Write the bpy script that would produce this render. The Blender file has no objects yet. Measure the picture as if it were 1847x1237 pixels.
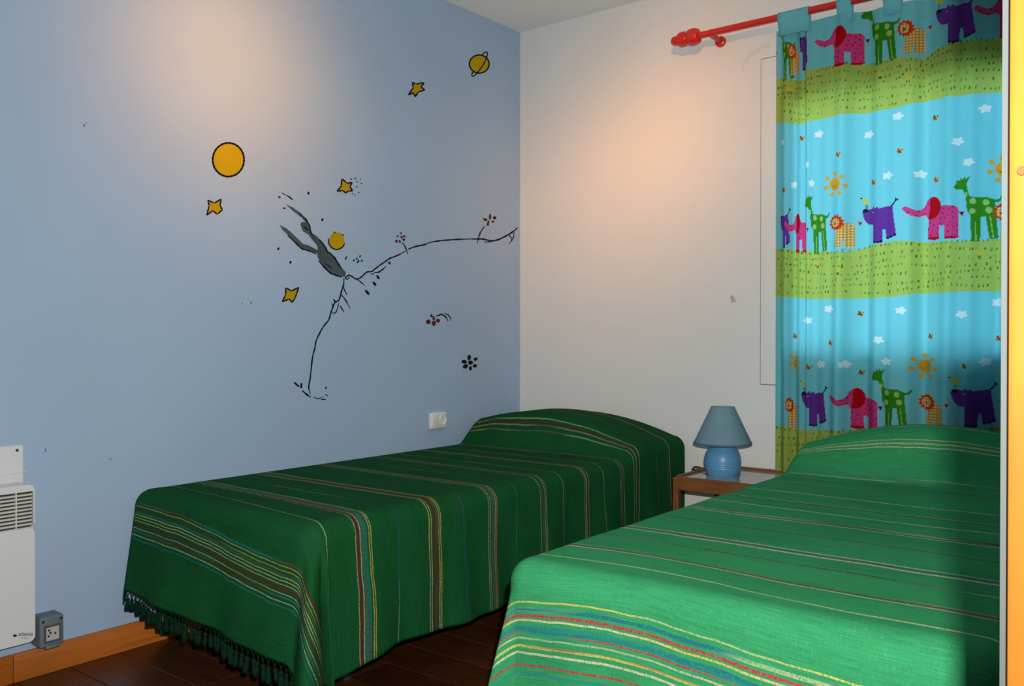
import bpy, bmesh, math, random
import numpy as np
from mathutils import Vector, Matrix
from mathutils.geometry import tessellate_polygon

random.seed(7); rng = np.random.default_rng(7)
scene = bpy.context.scene
col = scene.collection

# ------------------------------------------------------------------ camera
PW, PH, F = 1847, 1237, 1611.0
YAW = math.radians(38.17); PITCH = -math.atan(13.5 / F)
CAM = np.array([2.731, -3.539, 1.004])
FWD = np.array([-math.sin(YAW) * math.cos(PITCH), math.cos(YAW) * math.cos(PITCH), math.sin(PITCH)])
RGT = np.array([math.cos(YAW), math.sin(YAW), 0.0])
UPV = np.cross(RGT, FWD)

def on(px, py, ax, val):
    """point where the sight line of a photo pixel meets the plane axis=val"""
    d = FWD + RGT * (px - PW / 2) / F + UPV * (PH / 2 - py) / F
    t = (val - CAM[ax]) / d[ax]
    return CAM + d * t

cd = bpy.data.cameras.new('camera')
cd.sensor_fit = 'HORIZONTAL'; cd.sensor_width = 36.0; cd.lens = F * 36.0 / PW
cd.clip_start = 0.02; cd.clip_end = 100
cam = bpy.data.objects.new('camera', cd); col.objects.link(cam)
cam.matrix_world = Matrix(((RGT[0], UPV[0], -FWD[0], CAM[0]), (RGT[1], UPV[1], -FWD[1], CAM[1]),
                           (RGT[2], UPV[2], -FWD[2], CAM[2]), (0, 0, 0, 1)))
scene.camera = cam

# ------------------------------------------------------------------ world and light
scene.view_settings.view_transform = 'Standard'
scene.view_settings.look = 'None'
scene.view_settings.gamma = 1.0
scene.view_settings.use_curve_mapping = False
scene.view_settings.exposure = 0.0
world = bpy.data.worlds.new('sky'); scene.world = world; world.use_nodes = True
bg = world.node_tree.nodes['Background']
bg.inputs[0].default_value = (0.60, 0.82, 1.0, 1.0); bg.inputs[1].default_value = 5.6

FLASH_P = CAM + RGT * 0.048 + UPV * 0.105 + FWD * 0.02
ld = bpy.data.lights.new('camera_flash', 'AREA'); ld.shape = 'RECTANGLE'; ld.size = 0.020; ld.size_y = 0.014
ld.energy = 46; ld.color = (1.0, 0.97, 0.93); ld.spread = math.radians(150)
ld.cycles.use_multiple_importance_sampling = False
flash = bpy.data.objects.new('camera_flash', ld); col.objects.link(flash)
flash.location = FLASH_P
flash.rotation_euler = Vector(FWD).to_track_quat('-Z', 'Y').to_euler()

# ------------------------------------------------------------------ helpers
def srgb(r, g, b):
    f = lambda c: ((c / 255 + 0.055) / 1.055) ** 2.4 if c / 255 > 0.04045 else c / 255 / 12.92
    return (f(r), f(g), f(b))

MATS = {}
def mat(name, rgb, rough=0.6, noise=0.0, scale=20.0, bump=0.0, bscale=None, stretch=(1, 1, 1), metal=0.0, spec=0.5, coat=0.0):
    if name in MATS: return MATS[name]
    m = bpy.data.materials.new(name); m.use_nodes = True; MATS[name] = m
    nt = m.node_tree; b = nt.nodes['Principled BSDF']
    b.inputs['Roughness'].default_value = rough; b.inputs['Metallic'].default_value = metal
    b.inputs['Specular IOR Level'].default_value = spec; b.inputs['Coat Weight'].default_value = coat
    tc = nt.nodes.new('ShaderNodeTexCoord'); mp = nt.nodes.new('ShaderNodeMapping')
    mp.inputs['Scale'].default_value = stretch
    nt.links.new(tc.outputs['Object'], mp.inputs['Vector'])
    n = nt.nodes.new('ShaderNodeTexNoise'); n.inputs['Scale'].default_value = scale; n.inputs['Detail'].default_value = 5
    nt.links.new(mp.outputs['Vector'], n.inputs['Vector'])
    r = nt.nodes.new('ShaderNodeValToRGB')
    lo = [max(0, c * (1 - noise)) for c in rgb]; hi = [min(1, c * (1 + noise)) for c in rgb]
    r.color_ramp.elements[0].color = (*lo, 1); r.color_ramp.elements[0].position = 0.3
    r.color_ramp.elements[1].color = (*hi, 1); r.color_ramp.elements[1].position = 0.7
    nt.links.new(n.outputs['Fac'], r.inputs['Fac']); nt.links.new(r.outputs['Color'], b.inputs['Base Color'])
    if bump:
        n2 = nt.nodes.new('ShaderNodeTexNoise'); n2.inputs['Scale'].default_value = bscale or scale * 4; n2.inputs['Detail'].default_value = 3
        nt.links.new(mp.outputs['Vector'], n2.inputs['Vector'])
        bp = nt.nodes.new('ShaderNodeBump'); bp.inputs['Strength'].default_value = bump; bp.inputs['Distance'].default_value = 0.004
        nt.links.new(n2.outputs['Fac'], bp.inputs['Height']); nt.links.new(bp.outputs['Normal'], b.inputs['Normal'])
    return m

def mk(name, verts, faces, m=None, parent=None, smooth=False):
    me = bpy.data.meshes.new(name); me.from_pydata([tuple(map(float, v)) for v in verts], [], faces); me.update()
    return link(name, me, m, parent, smooth)

def link(name, me, m=None, parent=None, smooth=False):
    o = bpy.data.objects.new(name, me); col.objects.link(o)
    if m is not None: me.materials.append(m)
    if smooth: me.polygons.foreach_set('use_smooth', [True] * len(me.polygons))
    if parent is not None: attach(o, parent)
    return o

def attach(o, parent):
    o.parent = parent
    o.matrix_parent_inverse = Matrix.Translation(parent.location).inverted()

def from_bm(name, bm, m=None, parent=None, smooth=False):
    bmesh.ops.recalc_face_normals(bm, faces=bm.faces)
    me = bpy.data.meshes.new(name); bm.to_mesh(me); bm.free()
    o = link(name, me, m, parent, False)
    if smooth:
        me.polygons.foreach_set('use_smooth', [True] * len(me.polygons))
        try: me.set_sharp_from_angle(angle=math.radians(40))
        except Exception: pass
    return o

def add_box(bm, a, b, bevel=0.0, seg=2):
    r = bmesh.ops.create_cube(bm, size=1.0)
    vs = r['verts']
    for v in vs:
        v.co = Vector([(a[i] + b[i]) / 2 + v.co[i] * (b[i] - a[i]) for i in range(3)])
    if bevel:
        es = list({e for v in vs for e in v.link_edges})
        bmesh.ops.bevel(bm, geom=es, offset=bevel, segments=seg, affect='EDGES', profile=0.5)

def box(name, a, b, m, parent=None, bevel=0.0, seg=2):
    bm = bmesh.new(); add_box(bm, a, b, bevel, seg)
    return from_bm(name, bm, m, parent, smooth=bevel > 0)

def lathe(name, prof, c, m, parent=None, n=48, axis='z'):
    """prof: list of (radius, height)"""
    vs, fs = [], []
    for r, h in prof:
        for k in range(n):
            a = 2 * math.pi * k / n; p = (r * math.cos(a), r * math.sin(a), h)
            if axis == 'x': p = (h, p[0], p[1])
            if axis == 'y': p = (p[0], h, p[1])
            vs.append((c[0] + p[0], c[1] + p[1], c[2] + p[2]))
    for i in range(len(prof) - 1):
        for k in range(n):
            k2 = (k + 1) % n
            fs.append((i * n + k, i * n + k2, (i + 1) * n + k2, (i + 1) * n + k))
    bm = bmesh.new(); me = bpy.data.meshes.new(name); me.from_pydata(vs, [], fs); bm.from_mesh(me); bpy.data.meshes.remove(me)
    bmesh.ops.remove_doubles(bm, verts=bm.verts, dist=1e-6)
    return from_bm(name, bm, m, parent, True)

def tube(name, pts, r, m, parent=None, n=10, cap=True):
    bm = bmesh.new(); add_tube(bm, pts, r, n, cap); return from_bm(name, bm, m, parent, True)

def add_tube(bm, pts, r, n=10, cap=True):
    pts = [Vector(p) for p in pts]; rings = []; ref = None
    for i, p in enumerate(pts):
        t = (pts[min(i + 1, len(pts) - 1)] - pts[max(i - 1, 0)]).normalized()
        if ref is None:
            ref = Vector((0, 0, 1)) if abs(t.z) < 0.9 else Vector((1, 0, 0))
        u = (ref - t * ref.dot(t)).normalized(); v = t.cross(u); ref = u
        rr = r[i] if isinstance(r, (list, tuple)) else r
        rings.append([bm.verts.new(p + (u * math.cos(2 * math.pi * k / n) + v * math.sin(2 * math.pi * k / n)) * rr) for k in range(n)])
    for a, b in zip(rings, rings[1:]):
        for k in range(n): bm.faces.new((a[k], a[(k + 1) % n], b[(k + 1) % n], b[k]))
    if cap: bm.faces.new(rings[0][::-1]); bm.faces.new(rings[-1])

def smooth_path(pts, k=6):
    pts = [np.array(p, float) for p in pts]; out = []
    P = [2 * pts[0] - pts[1]] + pts + [2 * pts[-1] - pts[-2]]
    for i in range(1, len(P) - 2):
        for j in range(k):
            t = j / k
            out.append(0.5 * ((2 * P[i]) + (-P[i - 1] + P[i + 1]) * t + (2 * P[i - 1] - 5 * P[i] + 4 * P[i + 1] - P[i + 2]) * t * t
                              + (-P[i - 1] + 3 * P[i] - 3 * P[i + 1] + P[i + 2]) * t ** 3))
    out.append(pts[-1]); return out

def thing(name, label, cat, loc=(0, 0, 0), group=None):
    o = bpy.data.objects.new(name, None); col.objects.link(o); o.location = loc; o.empty_display_size = 0.1
    return tag(o, label, cat, group)

def tag(o, label=None, cat=None, group=None, kind=None):
    if label: o['label'] = label
    if cat: o['category'] = cat
    if group: o['group'] = group
    if kind: o['kind'] = kind
    return o

def smst(a, b, x):
    t = np.clip((x - a) / (b - a), 0, 1); return t * t * (3 - 2 * t)

# ------------------------------------------------------------------ materials
M_BLUE = mat('blue_wall_paint', (0.345, 0.47, 0.64), 0.7, 0.05, 1.2, 0.06, 60)
M_WHITE = mat('white_wall_paint', (0.72, 0.72, 0.70), 0.75, 0.025, 1.5, 0.05, 70)
M_CEIL = mat('white_ceiling_paint', (0.84, 0.83, 0.79), 0.85, 0.02, 2.0)
M_SKIRT = mat('varnished_pine', (0.44, 0.125, 0.016), 0.35, 0.18, 6.0, 0.02, 30, (12, 0.6, 12))
M_DOOR = mat('orange_varnished_door', (0.13, 0.036, 0.004), 0.5, 0.3, 4.0, 0, None, (6, 6, 1.5), spec=0.1)
M_TABLE = mat('brown_stained_wood', (0.175, 0.060, 0.013), 0.5, 0.22, 8.0, 0.03, 40, (1.5, 8, 8))
M_FLOOR = [mat('dark_laminate_%d' % i, c, 0.32, 0.35, 7.0, 0.02, 40, (0.8, 9, 9)) for i, c in enumerate(((0.055, 0.016, 0.005), (0.042, 0.012, 0.004), (0.066, 0.02, 0.006)))]
M_BLACK = mat('black_paint', (0.006, 0.007, 0.008), 0.6, spec=0.1)
M_YELLOW = mat('yellow_paint', (0.47, 0.315, 0.006), 0.7, 0.08, 9, spec=0.1)
M_GREY = mat('grey_paint', (0.065, 0.09, 0.105), 0.6, 0.25, 7, spec=0.1)
M_MAROON = mat('maroon_paint', (0.09, 0.012, 0.02), 0.6, spec=0.1)
M_PLAST = mat('white_plastic', (0.74, 0.74, 0.72), 0.35)
M_ENAMEL = mat('white_enamel', (0.70, 0.71, 0.72), 0.3)
M_SLOT = mat('dark_slot', (0.03, 0.028, 0.028), 0.7)
M_BOXG = mat('grey_plastic', (0.13, 0.17, 0.19), 0.5)
M_BOXD = mat('dark_grey_screw', (0.02, 0.025, 0.03), 0.5)
M_RED = mat('red_lacquer', (0.55, 0.02, 0.012), 0.3)
M_SHADE = mat('blue_grey_lampshade', (0.15, 0.27, 0.33), 0.85, 0.05, 60, 0.1, 900)
M_CERAM = mat('blue_ceramic', (0.10, 0.30, 0.52), 0.38)
M_CHROME = mat('chrome', (0.7, 0.7, 0.7), 0.25, metal=1.0)
M_CABLE = mat('dark_cable', (0.03, 0.022, 0.016), 0.5)
M_METAL = mat('dark_bed_metal', (0.02, 0.02, 0.022), 0.5)
M_MATTR = mat('mattress_ticking', (0.55, 0.53, 0.48), 0.8)
M_TASSEL = mat('dark_green_yarn', (0.0025, 0.022, 0.011), 0.9, 0.35, 300, spec=0.1)
M_PATCH = mat('filler_patch', (0.66, 0.64, 0.58), 0.8, 0.05, 9)
M_SCUFF = mat('scuff_mark', (0.16, 0.20, 0.25), 0.8)

def glass_mat(name, tint, refl_rough=0.0, body=0.0):
    m = bpy.data.materials.new(name); m.use_nodes = True; nt = m.node_tree; nt.nodes.clear()
    o = nt.nodes.new('ShaderNodeOutputMaterial'); t = nt.nodes.new('ShaderNodeBsdfTransparent'); t.inputs[0].default_value = (*tint, 1)
    g = nt.nodes.new('ShaderNodeBsdfGlossy'); g.inputs['Roughness'].default_value = refl_rough
    fr = nt.nodes.new('ShaderNodeFresnel'); fr.inputs[0].default_value = 1.5
    mx = nt.nodes.new('ShaderNodeMixShader')
    nt.links.new(fr.outputs[0], mx.inputs[0]); nt.links.new(t.outputs[0], mx.inputs[1]); nt.links.new(g.outputs[0], mx.inputs[2])
    nt.links.new(mx.outputs[0], o.inputs[0]); return m
M_GLASS = glass_mat('window_glass', (0.93, 0.96, 0.95))

# ------------------------------------------------------------------ room shell
RX, FY, HH = 3.42, -3.95, 2.515
ROOM = 'bedroom'
floor = thing('floor', 'dark reddish brown laminate floor under the beds', 'floor', (0, 0, 0)); floor['kind'] = 'structure'
box('subfloor', (0, FY, -0.12), (RX, 0, -0.014), M_FLOOR[1], floor)
PLW, PLL = 0.155, 1.22
bmp = bmesh.new(); add_box(bmp, (0, 0, -0.013), (PLL - 0.003, PLW - 0.003, 0), 0.0015, 1)
me_full = bpy.data.meshes.new('plank'); bmp.to_mesh(me_full); bmp.free()
plank_cache = {}
row = 0; y = FY
while y < -0.01:
    w = min(PLW, -y)
    x = -((row * 0.47) % PLL); k = 0
    while x < RX - 0.01:
        a = max(0, x); b = min(RX, x + PLL)
        mi = random.randrange(3)
        key = (round(b - a, 3), round(w, 3), mi)
        if key not in plank_cache:
            bm = bmesh.new(); add_box(bm, (0, 0, -0.013), (b - a - 0.003, w - 0.003, 0), 0.0012, 1)
            me = bpy.data.meshes.new('plank'); bm.to_mesh(me); bm.free(); me.materials.append(M_FLOOR[mi]); plank_cache[key] = me
        o = bpy.data.objects.new('plank', plank_cache[key]); col.objects.link(o); o.location = (a, y, 0); o.parent = floor
        x += PLL
    y += PLW; row += 1

box_kw = dict()
wall_left = box('wall_left', (-0.12, FY, -0.12), (0, 0.12, HH + 0.1), M_BLUE)
tag(wall_left, 'light blue painted wall carrying the mural of stars and planets', 'wall', kind='structure')
WX0, WX1, WZ0, WZ1 = 1.254, 2.44, 0.80, 2.145     # window opening
bm = bmesh.new()
add_box(bm, (0, 0, -0.12), (WX0, 0.22, HH + 0.1)); add_box(bm, (WX1, 0, -0.12), (RX, 0.22, HH + 0.1))
add_box(bm, (WX0, 0, -0.12), (WX1, 0.22, WZ0)); add_box(bm, (WX0, 0, WZ1), (WX1, 0.22, HH + 0.1))
wall_back = from_bm('wall_back', bm, M_WHITE)
tag(wall_back, 'white painted wall behind the lamp with the window', 'wall', kind='structure')
DY0, DY1, DZ = -3.80, -2.985, 2.06
bm = bmesh.new()
add_box(bm, (RX, FY, -0.12), (RX + 0.12, DY0, HH + 0.1)); add_box(bm, (RX, DY1, -0.12), (RX + 0.12, 0.22, HH + 0.1))
add_box(bm, (RX, DY0, DZ), (RX + 0.12, DY1, HH + 0.1))
wall_right = from_bm('wall_right', bm, M_BLUE)
tag(wall_right, 'light blue wall with the doorway to the right of the beds', 'wall', kind='structure')
wall_front = box('wall_front', (-0.12, FY - 0.12, -0.12), (RX + 0.12, FY, HH + 0.1), M_BLUE)
tag(wall_front, 'light blue wall facing the window at the foot of the room', 'wall', kind='structure')
ceiling = box('ceiling', (0, FY, HH), (RX, 0, HH + 0.1), M_CEIL)
tag(ceiling, 'plain off-white ceiling', 'ceiling', kind='structure')

bm = bmesh.new(); hx = RX + 0.12  # unseen hallway shell, added so sky light enters only by the window
add_box(bm, (hx + 1.2, DY0 - 0.6, -0.12), (hx + 1.3, DY1 + 0.6, HH + 0.1)); add_box(bm, (hx, DY0 - 0.7, -0.12), (hx + 1.3, DY0 - 0.6, HH + 0.1)); add_box(bm, (hx, DY1 + 0.6, -0.12), (hx + 1.3, DY1 + 0.7, HH + 0.1))
add_box(bm, (hx, DY0 - 0.6, HH), (hx + 1.2, DY1 + 0.6, HH + 0.1)); add_box(bm, (RX, DY0 - 0.6, -0.12), (hx + 1.2, DY1 + 0.6, 0.0))
tag(from_bm('hall_light_block', bm, M_WHITE), 'unseen white hallway walls added to block sky light at the doorway', 'wall', kind='structure')

# baseboards: two boards butt together near the heater
bl = thing('baseboard_left', 'orange varnished pine skirting board along the blue wall', 'baseboard'); bl['kind'] = 'structure'
yj = on(25, 1200, 0, 0.014)[1]
for a, b in ((FY, yj - 0.0012), (yj + 0.0008, 0)):
    box('board', (0, a, 0), (0.014, b, 0.083), M_SKIRT, bl, 0.003)
bb = box('baseboard_back', (0.014, -0.014, 0), (RX, 0, 0.083), M_SKIRT, None, 0.003)
tag(bb, 'orange varnished pine skirting board along the white wall', 'baseboard', kind='structure')

# ------------------------------------------------------------------ window
win = thing('window_1', 'white window frame set in the wall behind the animal curtain', 'window', (WX0, 0, WZ0)); win['kind'] = 'structure'
bm = bmesh.new(); g = 0.004; fy0, fy1 = -0.006, 0.07
add_box(bm, (WX0 + g, fy0, WZ0 + g), (WX0 + 0.085, fy1, WZ1 - g), 0.002, 1); add_box(bm, (WX1 - 0.085, fy0, WZ0 + g), (WX1 - g, fy1, WZ1 - g), 0.002, 1)
add_box(bm, (WX0 + 0.085, fy0, WZ0 + g), (WX1 - 0.085, fy1, WZ0 + 0.085), 0.002, 1); add_box(bm, (WX0 + 0.085, fy0, WZ1 - 0.16), (WX1 - 0.085, fy1, WZ1 - g), 0.002, 1)
from_bm('window_frame', bm, M_WHITE, win)
xm = (WX0 + WX1) / 2
for x0, x1 in ((WX0 + 0.089, WX1 - 0.089),):
    z0, z1, s = WZ0 + 0.089, WZ1 - 0.164, 0.05
    bm = bmesh.new()
    for a, b in (((x0, z0), (x0 + s, z1)), ((x1 - s, z0), (x1, z1)), ((x0 + s, z0), (x1 - s, z0 + s)), ((x0 + s, z1 - s), (x1 - s, z1))):
        add_box(bm, (a[0], -0.012, a[1]), (b[0], 0.045, b[1]), 0.002, 1)
    sash = from_bm('sash', bm, M_WHITE, win)
    box('pane', (x0 + s, 0.014, z0 + s), (x1 - s, 0.018, z1 - s), M_GLASS, sash)
ph = on(1404, 655, 1, -0.02)
lathe('hinge', [(0, -0.03), (0.007, -0.03), (0.007, -0.008), (0.0085, -0.006), (0.0085, 0.006), (0.007, 0.008), (0.007, 0.03), (0, 0.03)], (WX0 + 0.088, -0.016, ph[2]), M_PLAST, win, 16)
lathe('hinge', [(0, -0.03), (0.007, -0.03), (0.007, -0.008), (0.0085, -0.006), (0.0085, 0.006), (0.007, 0.008), (0.007, 0.03), (0, 0.03)], (WX0 + 0.088, -0.016, 1.86), M_PLAST, win, 16)

# ------------------------------------------------------------------ open door at the right edge
ex = on(1815, 618, 1, -2.985)[0]
door = thing('door_1', 'edge of an open orange varnished wooden door', 'door', (RX, DY1, 0)); door['kind'] = 'structure'
box('leaf', (ex, -2.985, 0.012), (RX - 0.01, -2.945, 2.04), M_DOOR, door, 0.004)
e2 = on(1808.5, 618, 1, -2.986)[0]
box('edge_strip', (e2, -2.986, 0.012), (ex - 0.0004, -2.950, 2.04), mat('dimmed_edge_seal', (0.030, 0.034, 0.033), 0.9, spec=0.02), door, 0.002)  # white seal coloured dark to stand in for grazing flash light
pk = on(1836, 309, 1, -2.985)
lathe('lock_plate', [(0, -0.001), (0.0022, -0.001), (0.0026, 0.0), (0, 0.0)], (pk[0] + 0.002, -2.985, pk[2]), mat('lock_brass', (0.10, 0.026, 0.010), 0.8, spec=0.05), door, 20, 'y')
# lever handle out of frame, further along the leaf
hz = pk[2] - 0.06
lathe('door_handle', [(0, -0.008), (0.022, -0.008), (0.024, -0.004), (0.024, 0), (0, 0)], (ex + 0.07, -2.985, hz), M_CHROME, door, 24, 'y')
tube('door_handle', smooth_path([(ex + 0.07, -2.99, hz), (ex + 0.07, -3.025, hz), (ex + 0.085, -3.035, hz), (ex + 0.18, -3.035, hz)], 5), 0.008, M_CHROME, door)
bm = bmesh.new()
for a, b in (((RX - 0.004, DY0 - 0.07, 0), (RX + 0.13, DY0, DZ + 0.07)), ((RX - 0.004, DY1, 0), (RX + 0.13, DY1 + 0.07, DZ + 0.07)), ((RX - 0.004, DY0, DZ), (RX + 0.13, DY1, DZ + 0.07))):
    add_box(bm, a, b, 0.003, 1)
from_bm('door_frame', bm, M_DOOR, door)

# ------------------------------------------------------------------ mural on the blue wall
def poly_verts(polys, ax, val):
    vs, fs = [], []
    for p in polys:
        w = [on(q[0], q[1], ax, val) for q in p]; o = len(vs); vs += w
        tris = tessellate_polygon([[Vector(v) for v in w]])
        fs += [tuple(o + i for i in t) for t in tris]
    return vs, fs

def ribbon(pts, wid):
    """painted stroke outline as a polygon in photo pixels"""
    pts = [np.array(p[:2], float) for p in pts]; n = len(pts)
    ws = wid if isinstance(wid, (list, tuple)) else [wid] * n
    L, R = [], []
    for i in range(n):
        t = pts[min(i + 1, n - 1)] - pts[max(i - 1, 0)]; t = t / (np.linalg.norm(t) + 1e-9); nn = np.array([-t[1], t[0]])
        L.append(pts[i] + nn * ws[i] / 2); R.append(pts[i] - nn * ws[i] / 2)
    return [tuple(p) for p in L] + [tuple(p) for p in R[::-1]]

def strokes_geo(strokes, val, ax=0):
    vs, fs = [], []
    for pts, wid in strokes:
        if len(pts) > 2:
            k = 4; sp = smooth_path([(*p, 0) for p in pts], k); n = len(sp)
            base = wid if isinstance(wid, (list, tuple)) else [wid * .6] + [wid] * (len(pts) - 2) + [wid * .5]
            ws = list(np.interp(np.linspace(0, len(pts) - 1, n), range(len(pts)), base))
            ws = [1.3 * w * (1 + 0.18 * math.sin(i * 1.7)) for i, w in enumerate(ws)]
        else:
            sp = [np.array((*pts[0], 0)), np.array((*[(a + b) / 2 for a, b in zip(*pts)], 0)), np.array((*pts[1], 0))]; ws = [wid * .9, wid * 1.3, wid * .75]
        pg = ribbon(sp, ws); n = len(sp); o = len(vs)
        vs += [on(q[0], q[1], ax, val) for q in pg]
        for i in range(n - 1): fs.append((o + i, o + i + 1, o + 2 * n - 2 - i, o + 2 * n - 1 - i))
    return vs, fs

def ell(cx, cy, rx, ry, rot=0, n=14):
    c, s = math.cos(rot), math.sin(rot)
    return [(cx + rx * math.cos(a) * c - ry * math.sin(a) * s, cy + rx * math.cos(a) * s + ry * math.sin(a) * c) for a in [2 * math.pi * k / n for k in range(n)]]

def paint(name, polys, m, parent, off, label=None, ax=0):
    vs, fs = poly_verts(polys, ax, off); o = mk(name, vs, fs, m, parent); tag(o, label); return o
def stroke(name, st, m, parent, off, label=None):
    vs, fs = strokes_geo(st, off); o = mk(name, vs, fs, m, parent); tag(o, label); return o
O1, O2, O3 = 0.0006, 0.0010, 0.0014

def closed(p): return list(p) + [p[0]]
def Z(crop, s, ox, oy): return [(ox + x / s, oy + y / s) for x, y in crop]

# planets
def planet(c, rx, ry, label, gaps=None, w=2.6):
    f = paint('painted_planet', [ell(c[0], c[1], rx, ry, 0, 30)], M_YELLOW, wall_left, O1, label)
    pts = ell(c[0], c[1], rx + .8, ry + .8, 0, 22)
    stroke('outline', [(closed(pts), [w] * 23)] if gaps is None else [(seg, w) for seg in gaps(pts)], M_BLACK, f, O2)
    return f
planet((412, 288), 27.5, 29.5, 'large painted yellow planet with a black outline')
planet((607.5, 434), 14, 15, 'small painted yellow planet beside the grey comet', lambda p: [p[1:13], p[15:17], p[19:21]], 1.8)
sat = planet((864.5, 115.5), 17, 15.5, 'painted yellow planet with a tilted ring', None, 2.0)
stroke('ring', [(Z([(1535, 200), (1580, 150), (1625, 145), (1635, 185), (1615, 250), (1560, 370), (1490, 470), (1450, 520), (1400, 575), (1360, 590), (1345, 550), (1380, 500)], 10.26, 720, 80), [1.6] * 12)], M_BLACK, sat, O3)

# stars traced from the photograph
stars = [
    (Z([(115, 935), (205, 975), (300, 920), (285, 1010), (320, 1070), (245, 1130), (185, 1080), (100, 1145), (135, 1010)], 7.73, 360, 240), 'painted yellow star below the large planet'),
    (Z([(845, 15), (905, 65), (960, 55), (935, 100), (965, 150), (915, 150), (890, 175), (855, 145), (790, 155), (838, 95)], 6.183, 480, 320), 'painted yellow star with black specks beside it'),
    (Z([(540, 428), (572, 445), (612, 425), (600, 462), (590, 487), (575, 510), (560, 490), (520, 505), (540, 465)], 3.078, 340, 380), 'painted yellow star left of the branch stem'),
    (Z([(245, 700), (310, 740), (390, 715), (465, 715), (400, 785), (475, 840), (350, 885), (300, 970), (265, 895), (170, 935), (262, 800)], 10.26, 720, 80), 'painted yellow star nearest the ringed planet'),
]
for p, lab in stars:
    f = paint('painted_star', [p], M_YELLOW, wall_left, O1, lab)
    stroke('outline', [([a, b], 2.3) for a, b in zip(p, p[1:] + p[:1])], M_BLACK, f, O2)
specks = Z([(948, 18), (995, 15), (1015, 48), (1063, 68), (1013, 106), (1035, 170), (965, 180), (990, 195), (1053, 20)], 6.183, 480, 320)
paint('painted_specks', [ell(x, y, 2.0 - .12 * i, 1.1, .2 * i, 8) for i, (x, y) in enumerate(specks)], M_BLACK, wall_left, O1, 'small black painted specks beside a star')
dots = Z([(472, 175), (628, 470), (137, 795), (272, 946)], 6.183, 480, 320)
paint('painted_specks', [ell(x, y, 2.1, 2.7, .2, 10) for x, y in dots] + [Z([(125, 215), (145, 208), (170, 222), (150, 232)], 6.183, 480, 320), Z([(180, 340), (205, 332), (225, 345), (205, 355)], 6.183, 480, 320)], M_BLACK, wall_left, O1, 'black painted dots around the grey comet')

# grey comet with two tails
z6 = lambda L: Z(L, 6.183, 480, 320)
comet = paint('painted_comet', [z6([(220, 300), (300, 335), (390, 400), (450, 470), (488, 560), (505, 615), (560, 650), (640, 730), (700, 830), (760, 890), (820, 980), (890, 1060), (880, 1110), (790, 1100), (690, 1050), (620, 960), (575, 890), (572, 850), (470, 815), (400, 800), (330, 730), (240, 640), (180, 580), (148, 525), (230, 570), (310, 640), (410, 740), (470, 755), (575, 810), (570, 760), (510, 690), (470, 635), (410, 600), (380, 520), (400, 495), (440, 500), (400, 450), (320, 390), (250, 330)])], M_GREY, wall_left, O1, 'grey painted comet with two tails')
stroke('outline', [(z6([(370, 400), (440, 460), (485, 540), (500, 610), (540, 690)]), 1.8), (z6([(590, 690), (660, 780), (690, 850)]), 2.2), (z6([(700, 830), (760, 890), (810, 970), (855, 1030)]), 2.2),
    (z6([(240, 645), (330, 730), (400, 795), (470, 815), (560, 855)]), 1.9), (z6([(585, 925), (640, 990), (710, 1060), (790, 1095), (845, 1112)]), 2.2), (z6([(640, 955), (700, 985), (735, 1030)]), 1.3),
    (z6([(420, 545), (470, 590)]), 2.4), (z6([(235, 200), (300, 250)]), 2.2), (z6([(175, 168), (230, 205)]), 1.2)], M_BLACK, comet, O2)

# branch
zb = lambda L: Z(L, 9.235, 600, 440)
zs = lambda L: Z(L, 5.157, 520, 490)
zr = lambda L: Z(L, 7.104, 680, 370)
branch = stroke('painted_branch', [
    (zb([(240, 590), (215, 570), (235, 540), (275, 520), (330, 545), (380, 580), (430, 578), (490, 540), (540, 490), (590, 460), (640, 462), (700, 420), (790, 350), (880, 290), (950, 240), (1080, 190), (1220, 115)]), 2.0),
    (zb([(235, 590), (265, 575), (280, 545)]), 1.6), (zb([(400, 585), (470, 635), (535, 690)]), 1.8), (zb([(690, 475), (760, 470), (830, 425), (890, 370)]), 2.0), (zb([(640, 500), (690, 498)]), 1.8),
    (zr([(400, 565), (490, 530), (610, 505), (650, 485)]), 2.2), (zr([(650, 485), (760, 462), (880, 448), (1040, 438), (1220, 432)]), 2.0), (zr([(1210, 432), (1290, 434), (1360, 434), (1470, 458), (1560, 438), (1660, 390), (1740, 340), (1805, 285)]), 2.2),
    (zr([(1370, 472), (1430, 470), (1480, 460)]), 1.6), (zr([(1690, 380), (1730, 440), (1690, 495)]), 1.7), (zr([(1755, 345), (1750, 410), (1735, 440)]), 1.5),
    (zs([(517, 60), (515, 120), (495, 180), (480, 240), (465, 270), (435, 285), (410, 340), (395, 385), (375, 450), (320, 520), (260, 640), (250, 700), (225, 800), (205, 980), (190, 1070), (205, 1140)]), 2.0),
    (zs([(510, 140), (545, 215)]), 1.8), (zs([(490, 210), (530, 260), (575, 340)]), 1.9), (zs([(480, 315), (520, 375)]), 1.9), (zs([(470, 290), (445, 375), (400, 385)]), 1.7), (zs([(420, 255), (440, 285)]), 2.2), (zs([(405, 295), (425, 320)]), 2.0),
    (zs([(55, 1028), (100, 1070)]), 3.0), (zs([(122, 1035), (120, 1085)]), 3.2), (zs([(130, 1105), (170, 1140), (210, 1168)]), 2.6), (zs([(235, 1165), (275, 1180), (335, 1162)]), 1.6), (zs([(305, 1188), (350, 1188)]), 1.8), (zs([(345, 1090), (355, 1068)]), 2.4), (zs([(345, 1138), (368, 1158)]), 1.6),
], M_BLACK, wall_left, O1, 'long thin black painted branch line with side twigs')
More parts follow.
